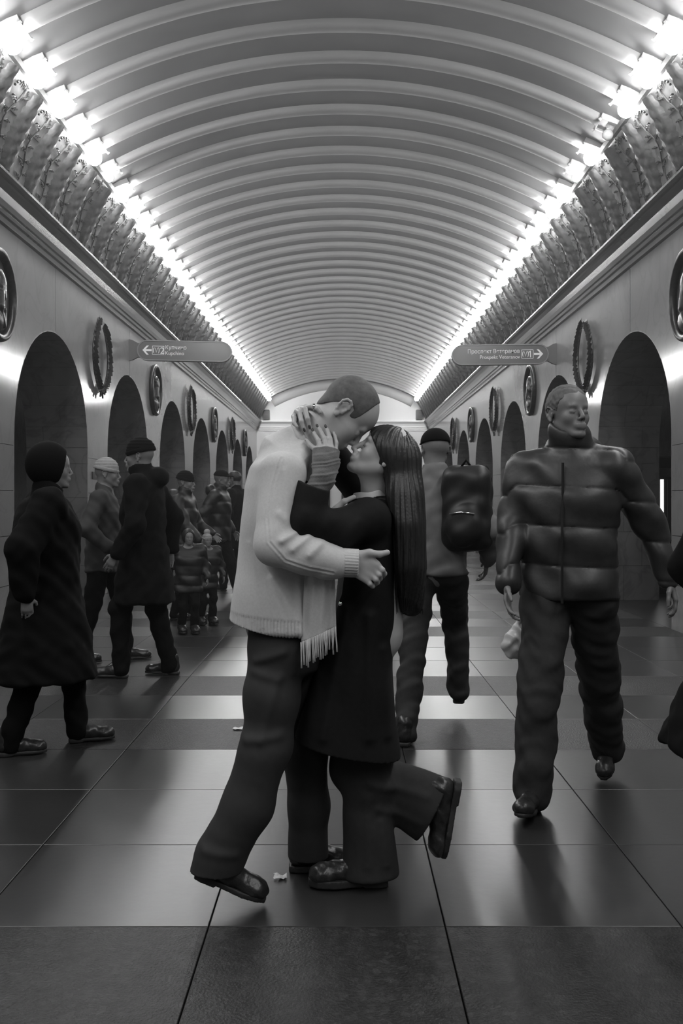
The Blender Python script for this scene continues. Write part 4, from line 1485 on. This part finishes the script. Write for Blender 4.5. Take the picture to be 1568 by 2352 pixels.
# far hand, wrapped over his nape from behind
s.cone(fwr, P(694, 950, 3.44), .024, .026, k=.02)
bf = [P(704, 936, 3.40), P(693, 938, 3.38), P(683, 945, 3.36), P(676, 957, 3.36)]
for b in bf: s.cone(P(694, 950, 3.44), b, .020, .0115, k=.012)
ff = [([bf[0], P(717, 934, 3.345), P(729, 939, 3.315), P(735, 947, 3.31)], .0085),
      ([bf[1], P(700, 940, 3.318), P(706, 962, 3.296), P(711, 982, 3.298)], .0086),
      ([bf[2], P(688, 948, 3.318), P(692, 968, 3.294), P(699, 989, 3.294)], .0084),
      ([bf[3], P(676, 960, 3.318), P(675, 972, 3.300), P(682, 980, 3.290)], .0076)]
for pts, r_ in ff: s.chain(pts, [r_ + .0016, r_ + .0008, r_, r_ * .75], k=.003)
s.cone(P(694, 950, 3.44), P(716, 958, 3.47), .018, .011, k=.01); s.cone(P(716, 958, 3.47), P(732, 950, 3.46), .011, .009, k=.004)
at_root(s.build('body', (-.28, 3.06, .04), (.42, 3.68, 1.68), .0030, M['skin'], None, B=12), wom)
# nails and ring
def nail(p, d, n, L_=.0085, w_=.0046):
    d, n = unit(d), unit(n); n = unit(n - d * (n @ d)); t = np.cross(d, n)
    Mr = Matrix(((t[0], d[0], n[0]), (t[1], d[1], n[1]), (t[2], d[2], n[2])))
    o = obj('fingernail', mesh('fingernail', *uvsphere(tuple(V3(p) + n * .0052), (w_, L_, .0022), 10, 6, Mr), M['nail'], True)); at_root(o, wom)
for pts, r_ in nf[:3]: nail(pts[3] * .8 + pts[2] * .2, pts[3] - pts[2], (0, -1, 0))
nail(P(705, 1014, G), P(703, 1011, G) - P(713, 1024, G), (-.2, -1, 0), .008, .0045)
for pts, r_ in ff[1:3]: nail(pts[3] * .9 + pts[2] * .1, pts[3] - pts[2], (0, -1, 0), .0095, .0046)
for c_, r_ in ((P(721, 935, 3.33), .0115),):
    o = MB().sweep([[tuple(c_ + V3((math.cos(a) * .0035 * k2 + .0, -.0, 0)) + V3((0, math.cos(b) * r_, math.sin(b) * r_))) for b in [2 * math.pi * i / 16 for i in range(16)]] for a, k2 in ((0, 1), (math.pi, 1))], cap=False)
    rg = obj('ring', mesh('ring', o.v, o.f, M['silver'], True)); at_root(rg, wom)
    st = obj('stone', mesh('stone', *uvsphere(tuple(c_ + V3((0, -.012, .001))), (.0062, .004, .0062), 10, 8), M['silver'], True)); st.parent = rg
# hair: cap over the skull and a long straight fall
s = Sdf(.03)
s.ell(wE + wM @ V3((-.002, 0, .032)) * .93, V3((.114, .090, .094)) * .93, wM)
s.loft(rows_px([(1020, 868, 948, .080), (1050, 872, 962, .092), (1090, 876, 968, .095), (1130, 882, 971, .125), (1200, 891, 973, .150), (1300, 901, 975, .135), (1360, 908, 973, .085),
                (1395, 915, 968, .055), (1412, 925, 962, .03)], 3.385), pw=2.4)
def whl(p):
    q = (p - wE) @ wM / .93
    # face opening: everything ahead of a line from the parting down past the ear, on the side of the face
    a = q[:, 0] - np.interp(q[:, 2], [-.2, -.10, -.05, -.015, .008, .035, .10], [-.03, -.01, .006, .022, .056, .094, .13])
    return a * .8 * .93
s.clipf(whl)
def strands(p):
    ang = np.arctan2(p[:, 1] - 3.385, p[:, 0] - px(925))
    return .0012 * np.sin(ang * 34 + 3 * np.sin(p[:, 2] * 5)) + .0007 * np.sin(ang * 77 + 2 * np.sin(p[:, 2] * 9)) + .004 * np.sin(ang * 5 + p[:, 2] * 4)
s.disp = strands; s.dm = .02
at_root(s.build('hair', (.02, 3.18, .92), (.34, 3.58, 1.62), .0030, M['hair'], None), wom)
mb = MB(); random.seed(8)
for i in range(26):
    x = 893 + 78 * random.random(); Yh = 3.385 - .100 * math.sqrt(max(0, 1 - ((x - 932) / 42) ** 2)) + random.uniform(-.006, .002)
    y0 = random.uniform(1120, 1200)
    mb.tube([P(x + random.uniform(-3, 3), y0 + (1405 - y0) * j / 5 + random.uniform(0, 8), Yh + (.03 * j / 5)) for j in range(6)], [.0012, .002, .002, .002, .0016, .0006], 4)
tag(at_root(mb.done('loose_strands', M['hair'], None, True), wom), kind='stuff')
# eyelashes and brow of both faces
mb = MB()
mb.tube([tuple(wE + wM @ V3((.0935 + .008 * i / 3 * .3, .020 + .0075 * i, -.006 - .0015 * i)) * .93) for i in range(4)], .0014, 5)
at_root(mb.done('eyelashes', M['hair'], None, True), wom)
# coat
s = Sdf(.035)
s.loft(rows_px([(1141, 838, 884, .08), (1158, 812, 898, .15), (1185, 800, 905, .18), (1250, 794, 906, .175), (1350, 784, 906, .17), (1450, 760, 906, .175), (1540, 716, 905, .18), (1640, 690, 907, .185),
                (1722, 672, 918, .19), (1800, 655, 925, .195)], 3.40), pw=2.3)
s.chain([wsh, P(775, 1218, 3.17), wel], [.070, .066, .062], k=.03); s.cone(wel, P(727, 1086, 3.165), .062, .051, k=.02)
s.clipf(lambda p: np.where((p[:, 0] < px(768)) & (p[:, 1] < 3.32), (p - P(722, 1114, 3.155)) @ unit((.324, -.12, .946)), -1.0))
s.chain([fsh, fel, P(722, 985, 3.53)], [.066, .055, .045], k=.03)
s.cone(P(729, 1075, 3.17), P(720, 1125, 3.155), .044, .043, k=.004, sub=True)
s.cone(P(856, 1120, 3.39), P(860, 1100, 3.38), .062, .07, k=.01, sub=True)
cf = [(P(760, 1190, 3.1), P(740, 1230, 3.1), .006), (P(820, 1200, 3.1), P(790, 1250, 3.1), .006), (P(790, 1400, 3.2), P(740, 1700, 3.2), .010), (P(850, 1420, 3.2), P(850, 1700, 3.2), .010), (P(885, 1500, 3.2), P(895, 1700, 3.2), .008), (P(700, 1180, 3.1), P(690, 1220, 3.1), .006)]
def cd(p):
    q = p[:, [0, 2]]; d = .004 * noise3(p, 9, 5.0)
    for a, b, amp in cf:
        a2, b2 = a[[0, 2]], b[[0, 2]]; ba = b2 - a2
        t = np.clip((q - a2) @ ba / (ba @ ba), 0, 1); r2 = ((q - a2 - t[:, None] * ba) ** 2).sum(1)
        d = d + amp * (np.exp(-r2 / .0004) - .5 * np.exp(-r2 / .0025))
    return d
s.disp = cd; s.dm = .02
s.half(P(795, 1712, 3.40), (-.19 * -1 * -1, 0, -1))
s.loft(rows_px([(1660, 700, 895, .16), (1760, 680, 905, .17)], 3.40), sub=True, k=.004)
coat = at_root(s.build('coat', (-.24, 3.05, .42), (.24, 3.70, 1.58), .0040, M['coat'], None), wom)
# fix: keep the cuff end open and show the knitted arm warmer
s = Sdf(.015)
s.chain([P(727, 1122, 3.165), P(743, 1098, 3.18), P(748, 1068, 3.215), P(748, 1042, 3.245)], [.036, .034, .041, .0455], k=.02)
s.ell(P(752, 1018, 3.25), (.050, .05, .028), k=.004, sub=True)
gax = unit(P(748, 1042, 3.245) - P(727, 1122, 3.165))
def wrinkle(p):
    t = -(p[:, 2] - zy(1075)) * FPX / 3.2 + 1075 + (p[:, 0] - px(745)) * 120 * np.sign(1) + 90 * np.abs(p[:, 0] - px(752))
    d_ = .0012 * noise3(p, 38)
    for c_, w_, a_ in ((1050, 2.5, .0012), (1070, 2.4, .0032), (1077, 2.0, .0026), (1098, 2.8, .0028), (1118, 2.4, .0028)):
        d_ = d_ + a_ * (np.exp(-((t - c_) / w_) ** 2) - .55 * np.exp(-((t - c_ + 5) / (w_ * 1.2)) ** 2))
    return d_
s.disp = wrinkle; s.dm = .01
at_root(s.build('arm_warmer', (-.12, 3.06, 1.30), (.02, 3.34, 1.52), .0025, M['glove'], None), wom)
# shirt collar and lapel edge
s = Sdf(.006)
s.fn(lambda p: np.maximum(np.abs(np.sqrt(((p[:, 0] - px(850)) / 1.0) ** 2 + ((p[:, 1] - 3.40) / 1.1) ** 2) - .054 + .25 * (p[:, 2] - zy(1137))) - .0045, np.abs(p[:, 2] - zy(1137) - .10 * (p[:, 0] - px(845)) + .002 * np.sin(p[:, 0] * 90)) - .0105))
s.cone(P(812, 1142, 3.345), P(790, 1152, 3.335), .008, .009, k=.008); s.cone(P(790, 1152, 3.335), P(768, 1172, 3.34), .009, .013, k=.008)
s.dm = .01
at_root(s.build('shirt_collar', (-.06, 3.28, 1.26), (.16, 3.50, 1.37), .0025, M['shirt'], None), wom)
# wide trousers: standing leg and kicked-up leg
s = Sdf(.03)
s.chain([P(842, 1600, 3.41), P(845, 1800, 3.41)], [.085, .082]); 
s.loft(rows_px([(1780, 788, 900, .078), (1880, 786, 903, .080), (1960, 786, 910, .084), (2016, 784, 917, .088)], 3.42))
s.chain([P(830, 1600, 3.47), P(812, 1770, 3.46)], [.085, .08])
s.cone(P(812, 1765, 3.46), P(1010, 1868, 3.46), .076, .128, k=.03, flat=((0, 1, 0), .62))
hemn = unit((P(1110, 1925, 3.46) - P(990, 1862, 3.46)))
def lowclip(p):
    """hem plane of the kicked-up leg, only beyond the standing leg"""
    return (p - P(989, 1865, 3.46)) @ hemn
s.clipf(lowclip)
wf = [(P(850, 1790, 3.4), P(980, 1830, 3.4), .008), (P(870, 1850, 3.4), P(960, 1890, 3.4), .008), (P(845, 1840, 3.3), P(845, 2000, 3.3), .004), (P(880, 1900, 3.3), P(890, 2000, 3.3), .006)]
def wd(p):
    q = p[:, [0, 2]]; d = .003 * noise3(p, 12, 7.0)
    for a, b, amp in wf:
        a2, b2 = a[[0, 2]], b[[0, 2]]; ba = b2 - a2
        t = np.clip((q - a2) @ ba / (ba @ ba), 0, 1); r2 = ((q - a2 - t[:, None] * ba) ** 2).sum(1)
        d = d + amp * (np.exp(-r2 / .0003) - .5 * np.exp(-r2 / .0018))
    return d
s.disp = wd; s.dm = .02
s.cone(P(985, 1862, 3.46), P(1060, 1905, 3.46), .09, .13, k=.004, sub=True, flat=((0, 1, 0), .55))
at_root(s.build('trousers', (-.06, 3.27, .03), (.42, 3.62, .70), .0040, M['denim'], None), wom)
hw_ = np.array([P(890, 0, 3.40)[0], 3.415, .002]); tw = np.array([P(708, 0, 3.40)[0], 3.395, .002])
at_root(shoe('boot', hw_, tw, (0, 0, 1), None, M['leather'], M['rubber'], width=.046, h=.004, shaft=.11, sole_t=.030), wom)
at_root(shoe('boot', P(1060, 1792, 3.45), P(1028, 1972, 3.45), unit((-1, 0, -.15)), None, M['leather'], M['rubber'], width=.044, h=.004, shaft=.12, sole_t=.024), wom)
for yy in (1387,):
    o = obj('button', mesh('button', *uvsphere(tuple(P(781, yy, 3.155)), (.0065, .004, .0065), 10, 8), M['silver'], True)); at_root(o, wom)

# ------------------------------------------------------------------ passers-by
def XY(x, Y): return ((x - 787) * Y / FPX, Y)

person('man with cropped hair in a grey puffer jacket striding towards the camera, looking aside', XY(1306, 4.45), R(-112), 1.86,
       feet=((-.42, .11, .10, -38), (.30, -.10, 0, 8)), hands=((-.12, .42, .88), (.22, -.22, .85)), yaw=R(42), tilt=R(6), top='puffer', top_m=M['puffer'], leg_m=M['denim'],
       hair_m=M['buzz'], puff=.016, hem=.84, h=.0065, bulk=1.12, hood=True, zip_=True, legs_wide=1.15, skin=M['skin_dim'])
person('person in a dark cap and pale jacket walking off behind the couple', XY(998, 5.75), R(80), 1.76,
       feet=((-.40, .13, .0, -14), (.36, -.12, .09, 6)), hands=((.15, .30, .98), (.05, -.30, .98)), yaw=R(20), top='jacket', top_m=M['greycloth'], leg_m=M['denim'],
       hat='cap', hat_m=M['blackcloth'], hem=.90, h=.009, bulk=1.08)
person('very dark figure in a long coat at the left edge of the picture', XY(104, 5.3), R(20), 1.63,
       feet=((.20, .10, 0, 0), (-.20, -.10, .0, -10)), top='coat', top_m=M['blackcloth'], leg_m=M['blackcloth'], hat='hood', hat_m=M['blackcloth'], hem=.42, flare=.07, bulk=1.5, h=.010)
person('tall dark figure in a knitted hat and black coat, left of the middle arches', XY(332, 7.5), R(175), 1.80,
       feet=((.16, .09, 0, 0), (-.18, -.09, .0, -15)), top='coat', top_m=M['blackcloth'], leg_m=M['blackcloth'], hat='beanie', hat_m=M['blackcloth'], hem=.55, flare=.05, bulk=1.25, h=.011, hood=True)
person('person in a pale knitted hat half hidden behind the tall dark figure', XY(236, 8.2), R(5), 1.68,
       feet=((.20, .09, 0, 0), (-.20, -.09, .0, -10)), top='jacket', top_m=M['midcloth'], leg_m=M['blackcloth'], hat='beanie', hat_m=M['palecloth'], hem=.78, bulk=1.15, h=.012, hands=((.25, .25, 1.1), (.1, -.3, 1.0)))
person('woman in a dark beanie and hooded coat standing behind two children', XY(420, 11.1), R(-12), 1.66,
       feet=((.08, .09, 0, 0), (-.06, -.09, 0, 0)), top='coat', top_m=M['puffer_b'], leg_m=M['blackcloth'], hat='beanie', hat_m=M['blackcloth'], hem=.60, bulk=1.2, h=.012, hood=True, hands=((.30, .2, 1.0), (.28, -.2, .95)), puff=.008)
person('small child in a dark snowsuit in front of the beanie woman', XY(432, 9.9), R(-70), 1.04,
       feet=((.05, .10, 0, 0), (-.05, -.10, 0, 0)), top='puffer', top_m=M['puffer_b'], leg_m=M['blackcloth'], hat='hood', hat_m=M['puffer_b'], hem=.70, bulk=1.35, h=.011, puff=.012)
person('small child in a white hat holding close to the beanie woman', XY(474, 10.6), R(-60), .98,
       feet=((.05, .10, 0, 0), (-.05, -.10, 0, 0)), top='puffer', top_m=M['puffer_b'], leg_m=M['blackcloth'], hat='pompom', hat_m=M['palecloth'], hem=.70, bulk=1.3, h=.011, puff=.012)
person('man in a black cap and puffer jacket walking right beside the left arches', XY(503, 13.2), R(-8), 1.75,
       feet=((.25, .09, 0, 0), (-.22, -.09, .03, -20)), top='puffer', top_m=M['puffer_b'], leg_m=M['blackcloth'], shoe_m=M['palecloth'], hat='cap', hat_m=M['blackcloth'], hem=.80, bulk=1.2, h=.013, puff=.014, hood=True)
person('dark-haired figure in black close behind the sweater man in the distance', XY(543, 14.6), R(160), 1.78,
       feet=((.18, .09, 0, 0), (-.18, -.09, .02, -15)), top='coat', top_m=M['blackcloth'], leg_m=M['blackcloth'], hair_m=M['hair'], hem=.62, bulk=1.15, h=.014)
person('figure in a long black coat mostly outside the right edge of the picture', (1.50, 3.35), R(-85), 1.72,
       feet=((.16, .10, 0, 0), (-.18, -.10, 0, -12)), top='coat', top_m=M['blackcloth'], leg_m=M['blackcloth'], hair_m=M['hair'], hands=((.12, .20, 1.0), (.12, -.20, 1.0)), hem=.50, flare=.13, bulk=1.4, h=.011)

# backpack of the walker in the cap
bx_, by_ = XY(1072, 5.60)
t = empty('backpack', (bx_, by_, 1.32 - 140 * 5.6 / FPX + .03), R(70))
tag(t, 'black backpack on the right shoulder of the person in the pale jacket', 'backpack')
s = Sdf(.03); s.box((0, 0, .27), (.085, .14, .24), r=.07); s.ell((-.09, 0, .17), (.045, .10, .12)); s.disp = lambda p: .005 * noise3(p, 20)
s.build('pack', (-.2, -.22, -.03), (.16, .22, .6), .009, M['puffer_b'], t)
MB().tube([(.06, .07, .45), (.13, .08, .50), (.19, .09, .44), (.17, .09, .25), (.07, .09, .05)], .015, 6).done('strap', M['blackcloth'], t, True)
MB().tube([(.06, -.07, .45), (.13, -.08, .50), (.19, -.09, .44), (.17, -.09, .25), (.07, -.09, .05)], .015, 6).done('strap', M['blackcloth'], t, True)
MB().tube([(-.12, -.07, .24), (-.135, 0, .25), (-.12, .07, .24)], .005, 5).done('zip', M['silver'], t, True)
MB().tube([(-.02, -.03, .50), (-.02, 0, .54), (-.02, .03, .50)], .008, 5).done('handle', M['blackcloth'], t, True)
# white carrier bag
bx_, by_ = XY(1180, 4.75)
t = empty('carrier_bag', (bx_, by_, .57))
tag(t, 'white plastic carrier bag hanging beside the puffer-jacket man', 'bag')
s = Sdf(.03); s.ell((0, 0, .06), (.062, .04, .065)); s.cone((0, 0, .1), (.02, 0, .18), .035, .012); s.disp = lambda p: .005 * noise3(p, 45)
s.build('bag', (-.1, -.08, -.02), (.1, .08, .22), .005, M['bag_white'], t)
MB().tube([(.02, 0, .17), (.04, 0, .23), (.06, -.02, .30)], .004, 5).done('handle', M['bag_white'], t, True)
# litter
for nm, lab, (x, y), Y, r_ in (('paper_scrap', 'crumpled scrap of paper on the floor by the woman\'s boot', (643, 2017), 3.482, .022), ('paper_scrap', 'small pale scrap of litter on the rough granite strip', (546, 1675), 5.75, .028)):
    random.seed(int(Y * 100))
    vs = []; fs = []
    for i in range(5):
        for j in range(4): vs.append(((i - 2) * r_ * .5 + random.uniform(-.003, .003), (j - 1.5) * r_ * .6 + random.uniform(-.003, .003), random.uniform(.001, .012)))
    for i in range(4):
        for j in range(3): a = i * 4 + j; fs.append((a, a + 4, a + 5, a + 1))
    p = P(x, y, Y)
    o = obj(nm, mesh(nm, vs, fs, M['shirt']), None, (p[0], p[1], .001)); tag(o, lab, 'litter')
    m_ = o.modifiers.new('t', 'SOLIDIFY'); m_.thickness = .0006
# ------------------------------------------------------------------ haze hanging in the hall, thicker towards the far end
def haze_mat(dens):
    hm = bpy.data.materials.new('haze')
    hm.use_nodes = True
    nt = hm.node_tree
    for n_ in list(nt.nodes): nt.nodes.remove(n_)
    out = nt.nodes.new('ShaderNodeOutputMaterial')
    vs_ = nt.nodes.new('ShaderNodeVolumeScatter')
    vs_.inputs['Density'].default_value = dens
    vs_.inputs['Anisotropy'].default_value = 0.6
    nt.links.new(vs_.outputs[0], out.inputs['Volume'])
    return hm


hz = None
for y0_, y1_, dens in ((4.7, 12.4, 0.007), (12.4, 20.4, 0.024), (20.4, Y_END - .02, 0.070)):
    o = MB().box((-3.25, y0_, .02), (3.25, y1_, CAM_H + 4.6)).done('haze' if hz is None else 'haze_bank', haze_mat(dens), hz)
    tag(o, kind='stuff')
    if hz is None:
        hz = o
        tag(o, 'thin haze hanging in the hall under the vault', 'haze')
